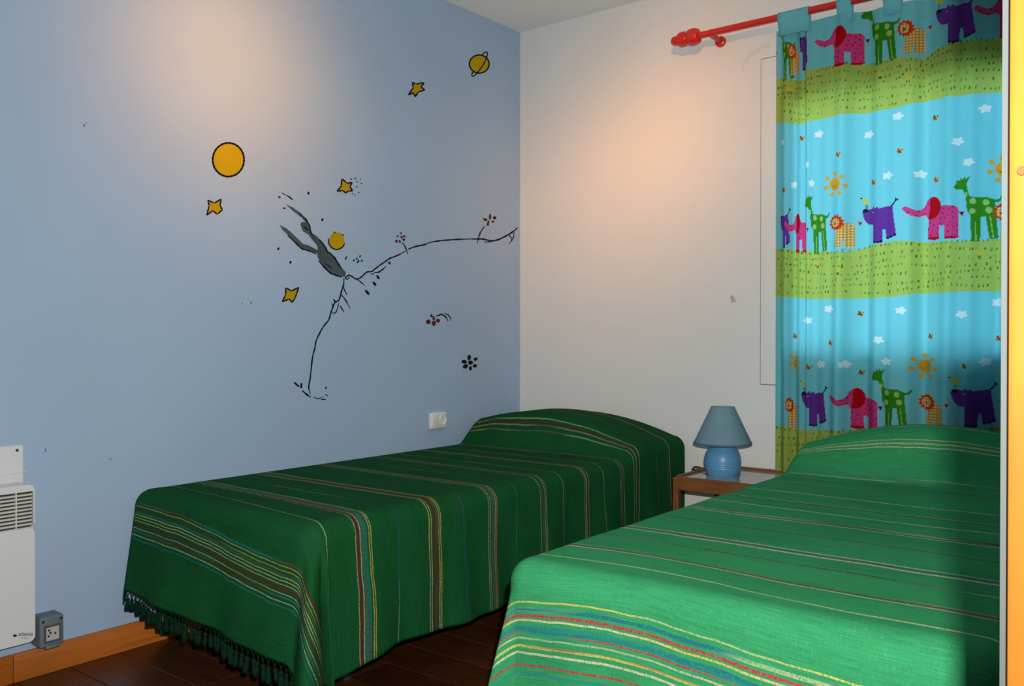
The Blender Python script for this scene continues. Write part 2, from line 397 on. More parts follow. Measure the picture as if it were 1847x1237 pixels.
paint('leaf_dashes', [ell(*zb([(945, 315)])[0], 2.0, 3.0, -.5), ell(*zb([(755, 552)])[0], 2.3, 4.3, -.6), ell(*zb([(698, 662)])[0], 2.5, 4.6, -.7), ell(*zb([(577, 805)])[0], 2.5, 5.6, -.72),
    ell(*zb([(222, 235)])[0], 1.2, 4.3, .5)] + [ell(x, y, 1.5, 2.2, .4) for x, y in zb([(352, 275), (400, 245), (457, 203), (432, 280), (415, 303), (485, 280)])], M_BLACK, branch, O1)

def flower(polys, st, m, label):
    f = paint('painted_flower', polys, m, wall_left, O2, label)
    if st: stroke('stem', st, M_BLACK, f, O1)
flower([ell(*zr([q[:2]])[0], q[2], q[3], q[4]) for q in ((250, 462, 2.4, 3.0, .5), (292, 465, 1.8, 3.2, -.3), (345, 442, 2.6, 2.4, .3), (348, 398, 2.4, 2.0, .3), (308, 358, 1.5, 2.2, 0), (265, 398, 2.0, 1.8, 0), (315, 410, 1.8, 3.0, -.2))],
       [(zr([(325, 480), (365, 540), (395, 625)]), 1.9)], M_MAROON, 'small maroon painted flower on the left part of the branch')
flower([zr([(1355, 165), (1410, 172), (1415, 195), (1375, 205)]), zr([(1450, 100), (1465, 135), (1460, 185), (1435, 180), (1435, 135)]), ell(*zr([(1508, 162)])[0], 3.3, 3.0), ell(*zr([(1485, 210)])[0], 2.6, 2.0), zr([(1420, 195), (1440, 200), (1435, 262), (1400, 262)])],
       [(zr([(1378, 270), (1320, 360), (1283, 490)]), 1.9)], M_MAROON, 'small maroon painted flower near the wall corner')
zf = lambda L: Z(L, 8.836, 740, 540)
flower([ell(*zf([(288, 357)])[0], 4.2, 4.2), zf([(370, 335), (405, 345), (410, 385), (380, 432), (345, 400), (345, 360)]), ell(*zf([(375, 305)])[0], 2.6, 3.0), ell(*zf([(443, 338)])[0], 3.7, 3.6), zf([(345, 225), (355, 255), (385, 275), (350, 280), (315, 280), (320, 250)])],
       [(zf([(405, 265), (450, 255), (500, 238), (560, 275), (605, 345)]), 2.0), (zf([(540, 220), (600, 245), (635, 290), (650, 345)]), 1.6)], M_MAROON, 'dark painted flower with trailing curved lines')
flower([ell(*zf([q[:2]])[0], q[2], q[3], q[4]) for q in ((940, 925, 3.3, 5.2, .1), (1043, 950, 3.8, 3.0, -.5), (1030, 1057, 3.9, 3.2, -.3), (960, 1097, 2.7, 4.1, 0), (880, 1065, 5.2, 3.8, -.5), (860, 992, 5.0, 3.6, .2), (960, 1005, 4.6, 3.8, .1))], None, M_BLACK, 'black seven-petalled painted flower low on the blue wall')
# scuffs
paint('scuff', [ell(152, 226, 2, 3), ell(156, 221, 1.2, 1.2)], M_SCUFF, wall_left, O1)
paint('scuff', [ell(82, 812, 1.5, 4)], M_SCUFF, wall_left, O1); paint('scuff', [ell(200, 828, 4, 1, -.3)], M_SCUFF, wall_left, O1); paint('scuff', [ell(453, 546, 1.5, 3), ell(437, 547, 1, 2)], M_SCUFF, wall_left, O1)
# back wall: chipped plaster and a filled patch
paint('plaster_chip', [Z([(450, 660), (500, 650), (545, 690), (595, 795), (490, 815)], 12.37, 1280, 480)], mat('bare_plaster', (0.42, 0.43, 0.42), .9, .4, 400), wall_back, -0.0008, None, 1)
paint('filler_patch', [Z([(1120, 225), (950, 250), (780, 360), (620, 480), (490, 640), (470, 850), (500, 860), (530, 690), (660, 540), (830, 420), (980, 330), (1120, 300)], 12.37, 1300, 60)], M_PATCH, wall_back, -0.0006, None, 1)

# ------------------------------------------------------------------ bed covers
CREAM, YEL, RED, DRED, TEAL, BLUE, BROWN, GREYS, LIME = (0.50, 0.50, 0.30), (0.55, 0.46, 0.09), (0.38, 0.035, 0.05), (0.17, 0.02, 0.018), (0.02, 0.22, 0.17), (0.015, 0.14, 0.19), (0.10, 0.05, 0.025), (0.11, 0.13, 0.11), (0.30, 0.42, 0.20)

def cover_material(name, stripes, base=(0.022, 0.235, 0.085)):
    m = bpy.data.materials.new(name); m.use_nodes = True; nt = m.node_tree; N = nt.nodes; L = nt.links
    b = N['Principled BSDF']; b.inputs['Roughness'].default_value = 0.85; b.inputs['Specular IOR Level'].default_value = 0.03
    uv = N.new('ShaderNodeUVMap'); sep = N.new('ShaderNodeSeparateXYZ'); L.new(uv.outputs[0], sep.inputs[0])
    def math_(op, a, bb=None, c=None):
        n = N.new('ShaderNodeMath'); n.operation = op
        for i, v in enumerate((a, bb, c)):
            if v is None: continue
            if isinstance(v, (int, float)): n.inputs[i].default_value = v
            else: L.new(v, n.inputs[i])
        return n.outputs[0]
    def noise(sx, sy, detail=3, off=0.0):
        cb = N.new('ShaderNodeCombineXYZ'); L.new(math_('MULTIPLY', sep.outputs[0], sx), cb.inputs[0]); L.new(math_('MULTIPLY', sep.outputs[1], sy), cb.inputs[1]); cb.inputs[2].default_value = off
        n = N.new('ShaderNodeTexNoise'); n.inputs['Scale'].default_value = 1.0; n.inputs['Detail'].default_value = detail; L.new(cb.outputs[0], n.inputs['Vector']); return n.outputs['Fac']
    # stripes wander a little across the cloth
    u = math_('ADD', sep.outputs[0], math_('MULTIPLY', math_('SUBTRACT', noise(2.5, 5.0, 3), 0.5), 0.022))
    # woven ground: slubs run across the width, ticks along the length
    n1 = noise(420, 14, 4); n2 = noise(60, 520, 3, 3.1); n3 = noise(9, 3, 3, 7.7)
    r = N.new('ShaderNodeValToRGB'); e = r.color_ramp.elements
    e[0].position = 0.30; e[0].color = (*[c * 0.62 for c in base], 1); e[1].position = 0.72; e[1].color = (base[0] * 1.5, base[1] * 1.28, base[2] * 1.4, 1)
    L.new(math_('ADD', math_('MULTIPLY', n1, 0.5), math_('ADD', math_('MULTIPLY', n2, 0.25), math_('MULTIPLY', n3, 0.25))), r.inputs[0])
    colr = r.outputs[0]
    # pale flecks
    fl = N.new('ShaderNodeValToRGB'); fl.color_ramp.elements[0].position = 0.64; fl.color_ramp.elements[0].color = (0, 0, 0, 1); fl.color_ramp.elements[1].position = 0.78; fl.color_ramp.elements[1].color = (0.6, 0.6, 0.6, 1)
    L.new(noise(110, 330, 2, 9.3), fl.inputs[0])
    mx = N.new('ShaderNodeMix'); mx.data_type = 'RGBA'; L.new(fl.outputs[0], mx.inputs[0]); L.new(colr, mx.inputs[6]); mx.inputs[7].default_value = (base[0] * 2.4, base[1] * 1.5, base[2] * 1.9, 1); colr = mx.outputs[2]
    # space-dyed yarn: every stripe shifts towards a second colour along its run
    dye = N.new('ShaderNodeValToRGB'); dye.color_ramp.elements[0].position = 0.42; dye.color_ramp.elements[1].position = 0.58; L.new(noise(55, 2.6, 1, 1.7), dye.inputs[0])
    tick = N.new('ShaderNodeValToRGB'); tick.color_ramp.elements[0].position = 0.36; tick.color_ramp.elements[0].color = (0.25, 0.25, 0.25, 1); tick.color_ramp.elements[1].position = 0.52; L.new(noise(300, 330, 2, 4.4), tick.inputs[0])
    stripes = sorted(stripes)
    for k in range(0, len(stripes), 14):
        ch = stripes[k:k + 14]; u0 = ch[0][0] - 0.01; u1 = ch[-1][0] + ch[-1][1] + 0.01
        f = math_('DIVIDE', math_('SUBTRACT', u, u0), u1 - u0)
        ra = N.new('ShaderNodeValToRGB'); rb = N.new('ShaderNodeValToRGB')
        for rr, ci in ((ra, 2), (rb, 3)):
            rr.color_ramp.interpolation = 'CONSTANT'; el = rr.color_ramp.elements
            el[0].position = 0; el[0].color = (0, 0, 0, 0); el.remove(el[1])
            for i, s in enumerate(ch):
                a = el.new((s[0] - u0) / (u1 - u0)); a.color = (*s[ci], 1)
                nxt = ch[i + 1][0] if i + 1 < len(ch) else 9
                if s[0] + s[1] < nxt - 0.0004:
                    a = el.new((s[0] + s[1] - u0) / (u1 - u0)); a.color = (0, 0, 0, 0)
            L.new(f, rr.inputs[0])
        md = N.new('ShaderNodeMix'); md.data_type = 'RGBA'; L.new(dye.outputs[0], md.inputs[0]); L.new(ra.outputs[0], md.inputs[6]); L.new(rb.outputs[0], md.inputs[7])
        mm = N.new('ShaderNodeMix'); mm.data_type = 'RGBA'; L.new(math_('MULTIPLY', ra.outputs[1], tick.outputs[0]), mm.inputs[0]); L.new(colr, mm.inputs[6]); L.new(md.outputs[2], mm.inputs[7]); colr = mm.outputs[2]
    L.new(colr, b.inputs['Base Color'])
    bp = N.new('ShaderNodeBump'); bp.inputs['Strength'].default_value = 0.35; bp.inputs['Distance'].default_value = 0.003
    L.new(math_('ADD', n1, math_('MULTIPLY', n2, 0.6)), bp.inputs['Height']); L.new(bp.outputs[0], b.inputs['Normal'])
    return m

def band(u, spec):
    """spec: list of (gap, width, colour, second colour) in millimetres running from u"""
    out = []
    for g_, w_, c, c2 in spec:
        u += g_ / 1000; out.append((u, w_ / 1000, c, c2)); u += w_ / 1000
    return out

def make_cover(name, x0, sgn, Wd, L, ztop, dA, dF, dB, bump, foldamp, m, label, wav=0.0, y0=0.012, warp=None, flare=0.03, fold=None):
    """draped cloth: w runs across from the hidden side to the side in view, t from the head to the foot"""
    R = 0.055; nf = 150; arc = R * math.pi / 2
    fl_w0, fl_w1, fl_L = R, Wd - R, L - R
    sA = np.linspace(-1, 0, 26)[:-1]; sT = np.linspace(0, 1, 76); sB = np.linspace(0, 1, 46)[1:]
    tT = np.linspace(0, 1, 190); tF = np.linspace(0, 1, 60)[1:]
    S = [('A', v) for v in sA] + [('T', v) for v in sT] + [('B', v) for v in sB]
    T = [('T', v) for v in tT] + [('F', v) for v in tF]
    ns, nt_ = len(S), len(T)
    def prof(e, flare):
        if e <= 0: return 0.0, 0.0
        if e < arc: return R * math.sin(e / R), -R * (1 - math.cos(e / R))
        q = e - arc; return R + flare * q, -R - q
    V = np.zeros((ns * nt_, 3)); UV = np.zeros((ns * nt_, 2))
    ph = random.random() * 6
    for j, (tk, tv) in enumerate(T):
        for i, (sk, sv) in enumerate(S):
            wflat = fl_w0 if sk == 'A' else fl_w1 if sk == 'B' else fl_w0 + sv * (fl_w1 - fl_w0)
            tflat = tv * fl_L if tk == 'T' else fl_L
            wq = wflat / Wd
            te = tflat + y0 * max(0, 1 - tflat / (L - .3))
            a = dA(tflat) * (-sv) * (1 - .4 * (tv if tk == 'F' else 0)) if sk == 'A' else dB(tflat) * sv if sk == 'B' else 0.0
            bq = dF(wq) * tv if tk == 'F' else 0.0
            z0 = ztop + bump(wflat, te) + wav * (math.sin(tflat * 7 + wflat * 3) * math.sin(wflat * 9 + 1) + .5 * math.sin(tflat * 17 + wflat * 11))
            r = math.hypot(a, bq)
            if r == 0:
                dx = dy = dz = 0
            else:
                th = math.degrees(math.atan2(bq, a))
                h, dz = prof(r, 0.0 if (sk == 'A' and bq == 0) else 0.03 + (flare - 0.03) * math.sin(math.radians(th)) ** 2)
                qd = min(max((r - 0.10) / 0.36, 0), 1)
                if a > 0 and bq > 0 and sk == 'B':
                    gss = lambda c, wd: math.exp(-((th - c) / wd) ** 2)
                    h += qd * (fold(gss) if fold else foldamp * (0.16 * gss(58, 13) + 0.085 * gss(22, 10) - 0.035 * gss(40, 8)))
                rip = 0.0
                if sk == 'B' and bq == 0:
                    edge = smst(0, 0.15, fl_L - tflat)
                    rip = qd * edge * (0.012 * math.sin(tflat * 15 + ph) + 0.006 * math.sin(tflat * 37 + 2 + 3 * a))
                elif sk == 'T' and tk == 'F':
                    edge = smst(0, 0.2, 1 - wq) * smst(0, .1, wq)
                    rip = qd * edge * (0.012 * math.sin(wflat * 13 + ph) + 0.005 * math.sin(wflat * 33))
                if r > 0: h += rip
                cth, sth = math.cos(math.radians(th)), math.sin(math.radians(th))
                dx = h * cth * (-1 if sk == 'A' else 1); dy = h * sth
            w = wflat + dx; t = te + dy
            V[j * ns + i] = (x0 + sgn * w, -t, max(z0 + dz, 0.012))
            uu = te + bq
            UV[j * ns + i] = (uu + (warp(wflat) * float(smst(L - .45, L - .02, uu)) if warp else 0), wflat + (a if sk == 'B' else -a))
    faces = []
    for j in range(nt_ - 1):
        for i in range(ns - 1):
            q = (j * ns + i, j * ns + i + 1, (j + 1) * ns + i + 1, (j + 1) * ns + i)
            faces.append(q if sgn < 0 else q[::-1])
    o = mk(name, V, faces, m, None, True)
    ul = o.data.uv_layers.new(name='UVMap')
    vi = np.zeros(len(o.data.loops), dtype=np.int32); o.data.loops.foreach_get('vertex_index', vi)
    ul.data.foreach_set('uv', UV[vi].astype(np.float32).ravel())
    so = o.modifiers.new('thickness', 'SOLIDIFY'); so.thickness = 0.004; so.offset = -1
    tag(o, label, 'bedspread', 'striped green bedspreads')
    hem = V[(nt_ - 1) * ns:].reshape(-1, 3)
    return o, hem, [s[0] for s in S]

# --- bed 1 (against the blue wall)
B1X, B1W, B1L, B1Z = 0.022, 0.895, 2.065, 0.517
def bump1(w, t):
    q = (w - 0.37) / 0.5
    return 0.15 * float(smst(0.53, 0.36, t)) * (1 - 0.12 * float(smst(0.16, 0.0, t))) * max(0, 1 - 0.72 * q * q)
y_of = lambda px, py: -on(px, py, 0, 0.91)[1]
st1 = []
def S1(px, py, spec): st1.extend(band(y_of(px, py), spec))
S1(585, 999, [(0, 4, CREAM, LIME)])
S1(666, 988, [(-2, 3, YEL, CREAM), (5, 3, YEL, CREAM), (6, 22, TEAL, GREYS), (2, 3, CREAM, CREAM), (1, 11, DRED, DRED), (1, 3, CREAM, LIME)])
S1(717, 982, [(0, 3, BLUE, CREAM)])
S1(791, 971, [(-4, 3, YEL, CREAM), (5, 3, YEL, CREAM), (3, 14, BROWN, GREYS), (1, 8, DRED, BROWN), (3, 3, YEL, CREAM), (6, 3, CREAM, YEL)])
S1(833, 971, [(0, 4, BLUE, DRED)])
S1(893, 960, [(-6, 5, DRED, BROWN), (1, 3, YEL, CREAM), (4, 3, CREAM, YEL), (4, 14, TEAL, GREYS), (4, 3, LIME, CREAM), (5, 3, CREAM, LIME)])
S1(930, 958, [(0, 3, LIME, BLUE)])
S1(981, 943, [(-4, 3, CREAM, LIME), (6, 3, LIME, CREAM), (4, 10, BROWN, GREYS), (8, 3, CREAM, LIME)])
S1(1014, 926, [(0, 4, CREAM, LIME)])
S1(1058, 898, [(-6, 3, CREAM, RED), (2, 8, DRED, BROWN), (3, 3, CREAM, LIME), (8, 3, LIME, CREAM)])
S1(1087, 896, [(0, 4, LIME, CREAM)])
S1(1122, 876, [(-6, 4, LIME, CREAM), (5, 10, GREYS, BROWN), (4, 4, LIME, GREYS)])
S1(1146, 860, [(0, 4, GREYS, LIME), (14, 4, LIME, GREYS)])
st1 += band(0.40, [(0, 3, LIME, CREAM), (12, 8, BROWN, DRED)]) + band(0.26, [(0, 3, GREYS, LIME)]) + band(0.15, [(0, 4, LIME, CREAM), (10, 12, BROWN, GREYS)])
st1 += band(2.155, [(0, 7, DRED, TEAL), (4, 3, YEL, CREAM), (8, 3, YEL, DRED), (4, 6, BROWN, TEAL), (3, 3, YEL, CREAM), (6, 3, CREAM, YEL), (6, 3, YEL, CREAM), (5, 8, DRED, BROWN), (6, 3, LIME, CREAM), (4, 6, DRED, TEAL), (7, 3, CREAM, CREAM), (8, 5, TEAL, BLUE)])
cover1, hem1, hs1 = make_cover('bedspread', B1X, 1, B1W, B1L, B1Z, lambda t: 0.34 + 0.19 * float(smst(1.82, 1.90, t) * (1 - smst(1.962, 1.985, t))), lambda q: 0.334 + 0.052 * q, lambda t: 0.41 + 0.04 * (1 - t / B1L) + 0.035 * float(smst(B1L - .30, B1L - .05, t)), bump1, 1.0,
    cover_material('striped_green_weave_shaded', [(a, b, tuple(k * .62 for k in c), tuple(k * .62 for k in d)) for a, b, c, d in st1], (0.0075, 0.080, 0.022)), 'green striped bedspread with tassels, darkened for weaker light, on the bed against the blue wall',  # weave and yarn colours darkened to stand in for weaker light on this bed
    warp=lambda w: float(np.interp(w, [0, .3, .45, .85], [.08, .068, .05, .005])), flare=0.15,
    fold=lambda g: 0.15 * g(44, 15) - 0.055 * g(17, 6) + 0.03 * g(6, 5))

# --- bed 2 (nearest, under the window)
B2X, B2W, B2L, B2Z = 2.50, 0.995, 2.02, 0.517
def bump2(w, t):
    q = (w - 0.50) / 0.52
    return 0.175 * float(smst(0.47, 0.20, t)) * (1 - 0.12 * float(smst(0.16, 0.0, t))) * max(0, 1 - 0.66 * q * q)
y2 = lambda px, py: -on(px, py, 2, 0.517)[1]
st2 = []
def S2(px, py, spec): st2.extend(band(y2(px, py), [(g_ * .8, w_ * 1.45, c, c2) for g_, w_, c, c2 in spec]))
S2(1200, 1050, [(-2, 5, CREAM, LIME)])
S2(1200, 1014, [(-6, 12, BROWN, GREYS), (3, 9, CREAM, LIME), (9, 5, TEAL, BLUE)][::-1] and [(-12, 5, TEAL, LIME), (5, 9, RED, BROWN), (2, 7, CREAM, LIME), (5, 5, TEAL, TEAL)])
S2(1200, 980, [(-2, 6, BROWN, LIME)])
S2(1200, 958, [(-14, 5, CREAM, LIME), (3, 9, GREYS, BLUE), (4, 9, LIME, CREAM)])
S2(1350, 950, [(0, 5, BROWN, DRED)])
S2(1350, 925, [(-12, 12, LIME, BROWN), (3, 8, BLUE, GREYS), (3, 4, CREAM, LIME)])
S2(1350, 908, [(0, 5, CREAM, LIME)])
S2(1350, 895, [(-6, 4, LIME, CREAM), (4, 6, BROWN, DRED)])
S2(1350, 879, [(0, 5, LIME, CREAM)])
S2(1400, 866, [(0, 4, LIME, GREYS), (12, 5, BROWN, GREYS)])
S2(1420, 852, [(0, 5, LIME, GREYS)])
st2 += band(0.28, [(0, 5, LIME, CREAM), (9, 5, LIME, LIME), (9, 5, CREAM, LIME)]) + band(0.205, [(0, 5, LIME, CREAM)]) + band(0.42, [(0, 3, LIME, GREYS)]) + band(0.16, [(0, 4, LIME, GREYS)]) + band(0.53, [(0, 12, BROWN, GREYS)])
st2 += band(2.125, [(0, 3, LIME, YEL), (13, 8, BLUE, LIME), (6, 7, RED, RED), (4, 4, CREAM, YEL), (9, 14, TEAL, BLUE), (1, 4, RED, TEAL), (7, 4, CREAM, LIME), (12, 6, RED, YEL), (9, 5, CREAM, CREAM), (20, 5, RED, TEAL), (12, 6, TEAL, TEAL)])
cover2, hem2, hs2 = make_cover('bedspread', B2X, -1, B2W, B2L, B2Z, lambda t: 0.38, lambda q: 0.38 + 0.03 * q, lambda t: 0.42, bump2, 0.55,
    cover_material('striped_bright_green_weave', st2, (0.032, 0.285, 0.105)), 'bright green striped bedspread on the bed under the window', wav=0.0012, y0=0.15,
    warp=lambda w: float(np.mean(np.interp(w + np.linspace(-.16, .16, 11), [0, .40, .75, .97], [.03, .045, .09, .03]))))

# fringe of knotted tassels along the foot hem of bed 1
me_t = None
bm = bmesh.new()
add_tube(bm, [(0, 0, 0.004), (0.001, 0, -0.010)], 0.0016, 6)
add_tube(bm, [(0, 0, -0.008), (0, 0, -0.012), (0, 0, -0.017), (0, 0, -0.021), (0.0005, 0, -0.026), (0, 0, -0.04), (0, 0, -0.052)], [0.002, 0.005, 0.0055, 0.0035, 0.005, 0.0068, 0.0062], 8)
bmesh.ops.recalc_face_normals(bm, faces=bm.faces); me_t = bpy.data.meshes.new('tassel'); bm.to_mesh(me_t); bm.free(); me_t.materials.append(M_TASSEL)
me_t.polygons.foreach_set('use_smooth', [True] * len(me_t.polygons))
top_idx = [i for i, k in enumerate(hs1) if k == 'T']; b_idx = [i for i, k in enumerate(hs1) if k == 'B']
path = [hem1[i] for i in top_idx] + [hem1[i] for i in b_idx]
seg = [0.0]
for p, q in zip(path, path[1:]): seg.append(seg[-1] + float(np.linalg.norm(q - p)))
total = seg[-1]; d = 0.008
hempts = []
while d < total:
    p = np.array([np.interp(d, seg, [v[k] for v in path]) for k in range(3)])
    if p[2] > 0.075:
        o = bpy.data.objects.new('tassel', me_t); col.objects.link(o); o.location = p + np.array([0, -0.001, -0.012]); o.rotation_euler = (random.uniform(-.15, .15), random.uniform(-.15, .15), random.uniform(0, 6)); s = random.uniform(.85, 1.2); o.scale = (s * 1.1, s * 1.1, s * .86)
        o.parent = cover1
        hempts.append(p)
    d += random.uniform(0.017, 0.026)
bm = bmesh.new()
for p, q in zip(hempts, hempts[1:]):     # netted threads between the knots
    mid = (p + q) / 2
    for e in (p, q):
        add_tube(bm, [mid + np.array([0, -0.001, 0.002]), (mid + e) / 2 + np.array([0, -0.001, -0.003]), e + np.array([0, -0.001, -0.014])], 0.0013, 5)
from_bm('fringe_netting', bm, M_TASSEL, cover1)

# the beds under the covers
def make_bed(label, x0, x1, L, h=-0.03, group='single beds'):
    t = thing('bed', label, 'bed', ((x0 + x1) / 2, -L / 2, 0), group)
    box('mattress', (x0, -L, 0.28), (x1, h, 0.488), M_MATTR, t, 0.03, 3)
    bm = bmesh.new()
    add_box(bm, (x0, -L, 0.235), (x0 + 0.03, h, 0.275), 0.003, 1); add_box(bm, (x1 - 0.03, -L, 0.235), (x1, h, 0.275), 0.003, 1)
    add_box(bm, (x0 + 0.03, -L, 0.235), (x1 - 0.03, -L + 0.03, 0.275), 0.003, 1); add_box(bm, (x0 + 0.03, h - 0.03, 0.235), (x1 - 0.03, h, 0.275), 0.003, 1)
    from_bm('frame', bm, M_METAL, t)
    for k in range(12):
        yy = -L + 0.12 + k * (L - 0.2 + h) / 12
        box('slat', (x0 + 0.03, yy, 0.262), (x1 - 0.03, yy + 0.06, 0.277), M_TABLE, t)
    for lx in (x0 + 0.16, x1 - 0.16):
        for ly in (-L + 0.25, h - 0.2):
            lathe('leg', [(0, 0), (0.022, 0), (0.024, 0.01), (0.026, 0.24), (0, 0.24)], (lx, ly, 0), M_METAL, t, 20)
make_bed('single bed along the blue wall under its striped cover', 0.05, 0.89, 2.035)
make_bed('single bed below the curtain under its striped cover', 1.535, 2.465, 1.99, -0.165)

# ------------------------------------------------------------------ nightstand and lamp
TX0, TX1, TY0, TY1, TZ = 1.072, 1.475, -0.415, -0.022, 0.455
ns_ = thing('nightstand', 'small wooden bedside table with a glass top between the beds', 'nightstand', ((TX0 + TX1) / 2, (TY0 + TY1) / 2, 0))
for lx in (TX0, TX1 - 0.024):
    for ly in (TY0, TY1 - 0.024):
        box('leg', (lx, ly, 0), (lx + 0.024, ly + 0.024, TZ - 0.004), M_TABLE, ns_, 0.002, 1)
for a, b in (((TX0 + 0.024, TY0 + 0.002, TZ - 0.052), (TX1 - 0.024, TY0 + 0.02, TZ)), ((TX0 + 0.024, TY1 - 0.02, TZ - 0.052), (TX1 - 0.024, TY1 - 0.002, TZ + 0.004)),
             ((TX0 + 0.002, TY0 + 0.024, TZ - 0.052), (TX0 + 0.02, TY1 - 0.024, TZ + 0.002)), ((TX1 - 0.02, TY0 + 0.024, TZ - 0.052), (TX1 - 0.002, TY1 - 0.024, TZ + 0.002))):
    box('apron', a, b, M_TABLE, ns_, 0.002, 1)
gm = bpy.data.materials.new('grey_glass'); gm.use_nodes = True
pb = gm.node_tree.nodes['Principled BSDF']; pb.inputs['Base Color'].default_value = (0.33, 0.36, 0.34, 1); pb.inputs['Roughness'].default_value = 0.06; pb.inputs['Specular IOR Level'].default_value = 0.8
box('glass_top', (TX0 + 0.02, TY0 + 0.02, TZ - 0.012), (TX1 - 0.02, TY1 - 0.02, TZ - 0.005), gm, ns_)
lathe('screw', [(0, -0.002), (0.003, -0.002), (0.0035, 0), (0, 0)], (TX0 + 0.012, TY0, TZ - 0.018), M_CHROME, ns_, 12, 'y')
box('lower_shelf', (TX0 + 0.01, TY0 + 0.01, 0.14), (TX1 - 0.01, TY1 - 0.01, 0.155), M_TABLE, ns_, 0.002, 1)

lp = on(1303.5, 858, 2, TZ - 0.005); lp[1] = min(lp[1], -0.13)
LX, LY, LZ = lp[0], -0.225, TZ - 0.005
LX = on(1303.5, 850, 1, LY)[0]
lamp = thing('table_lamp', 'small table lamp with blue ceramic base and cone shade', 'lamp', (LX, LY, LZ))
pr = []
for k in range(41):
    q = k / 40; zc = q * 0.118; a = -0.95 + q * 2.15
    r = 0.0725 * max(0.02, math.cos(a * 0.86)) ** 0.62
    if 0.22 < q < 0.5: r += 0.0009 * math.sin((q - .22) / .28 * 2 * math.pi * 4)
    pr.append((r, zc))
base_r0 = pr[0][0]
lathe('base', [(0, 0), (base_r0 - 0.004, 0)] + pr + [(0.016, 0.119), (0.0, 0.119)], (LX, LY, LZ), M_CERAM, lamp, 64)
lathe('collar', [(0.0, 0.117), (0.014, 0.117), (0.014, 0.128), (0.01, 0.13), (0.01, 0.155), (0, 0.155)], (LX, LY, LZ), M_PLAST, lamp, 24)
sh = lathe('lamp_shade', [(0.1125, 0.124), (0.113, 0.128), (0.047, 0.268), (0.0465, 0.271), (0.0455, 0.271), (0.0455, 0.266), (0.111, 0.128), (0.1115, 0.124), (0.1125, 0.124)], (LX, LY, LZ), M_SHADE, lamp, 64)
lathe('trim_band', [(0.1122, 0.1225), (0.1142, 0.1235), (0.1142, 0.1295), (0.1132, 0.131)], (LX, LY, LZ), mat('dark_blue_trim', (0.07, 0.14, 0.18), .8), sh, 64)
lathe('bulb', [(0, 0.155), (0.012, 0.155), (0.014, 0.17), (0.022, 0.19), (0.024, 0.205), (0.016, 0.225), (0, 0.231)], (LX, LY, LZ), M_PLAST, lamp, 24)
zt = TZ + 0.003
cq = lambda px, py, y: tuple(on(px, py, 1, y))
tube('cord', smooth_path([(LX - 0.045, LY - 0.01, zt), cq(1270, 855, LY - .03), cq(1264, 851, LY + .02), cq(1272, 846, LY + .10), cq(1262, 843, LY + .10), cq(1254, 841.5, LY + .09), cq(1249, 846, LY + .05), cq(1258, 847, LY + .11), cq(1268, 845, LY + .15), (TX0 + 0.052, TY1 - 0.010, zt + .012), (TX0 + 0.045, TY1 + 0.010, zt - 0.01), (TX0 + 0.05, TY1 + 0.010, 0.37), (TX0 + 0.075, TY1 + 0.010, 0.30), (TX0 + 0.1, TY1 + 0.010, 0.1)], 8), 0.0032, M_CABLE, lamp)

# ------------------------------------------------------------------ curtain rod
RY, RZ_ = -0.10, 2.262
rod = thing('curtain_rod', 'red lacquered curtain rod with stepped finial above the window', 'curtain rod', (1.8, RY, RZ_))
xl = on(1262, 62, 1, RY)[0]; xr = 2.62
tube('rod', [(xl, RY, RZ_), (xr, RY, RZ_)], 0.0135, M_RED, rod, 20)
fin = [(a * 1.12, b * 1.2) for a, b in [(0, 0), (0.014, 0), (0.026, 0.004), (0.031, 0.016), (0.031, 0.034), (0.026, 0.044), (0.019, 0.048), (0.021, 0.052), (0.0275, 0.056), (0.0275, 0.072), (0.024, 0.078), (0.015, 0.08), (0.015, 0.088), (0.018, 0.09), (0.016, 0.102), (0.009, 0.108), (0, 0.109)]]
lathe('finial', [(r, -h) for r, h in fin], (xl, RY, RZ_), M_RED, rod, 32, 'x')
lathe('finial', [(r, h) for r, h in fin], (xr, RY, RZ_), M_RED, rod, 32, 'x')
for bx in (on(1282, 50, 1, RY)[0], xr - 0.1):
    wp = on(1299, 59, 1, -0.01)
    bm = bmesh.new()
    add_tube(bm, [(bx, RY, RZ_), (bx, RY * 0.6, RZ_ - 0.006), (bx, -0.012, RZ_ - 0.012)], [0.017, 0.011, 0.011], 16)
    from_bm('bracket', bm, M_RED, rod, True)
    lathe('bracket_rose', [(0, -0.018), (0.016, -0.018), (0.022, -0.013), (0.023, 0), (0, 0)], (bx, 0, RZ_ - 0.012), M_RED, rod, 28, 'y')

# ------------------------------------------------------------------ curtain with printed animals
CY = -0.085
def XZ(px, py):
    p = on(px, py, 1, CY); return (p[0], p[2])
CX0, CX1, CZ0 = on(1399, 400, 1, CY)[0] - 0.012, 2.42, 0.458
step = 0.0026
gx = np.arange(CX0, CX1, step); nxg = len(gx)
def ztopf(x):
    return np.interp(x, [XZ(1395, 52)[0], XZ(1440, 44)[0], XZ(1452, 41)[0], XZ(1475, 34)[0], XZ(1520, 25)[0], XZ(1580, 16)[0], XZ(1640, 3)[0], 2.42],
                     [XZ(1395, 52)[1], XZ(1440, 44)[1], XZ(1452, 41)[1], XZ(1475, 34)[1], XZ(1520, 25)[1], XZ(1580, 16)[1], XZ(1640, 3)[1], 2.21])
nzg = int((2.215 - CZ0) / step); vv = np.linspace(0, 1, nzg)
GX = np.repeat(gx[None, :], nzg, 0); GZ = CZ0 + vv[:, None] * (ztopf(gx)[None, :] - CZ0)
dn = np.clip((2.2 - GZ) / 2.0, 0, 1)
XF = XZ(1450, 300)[0]
amp = 0.012 + 0.022 * dn
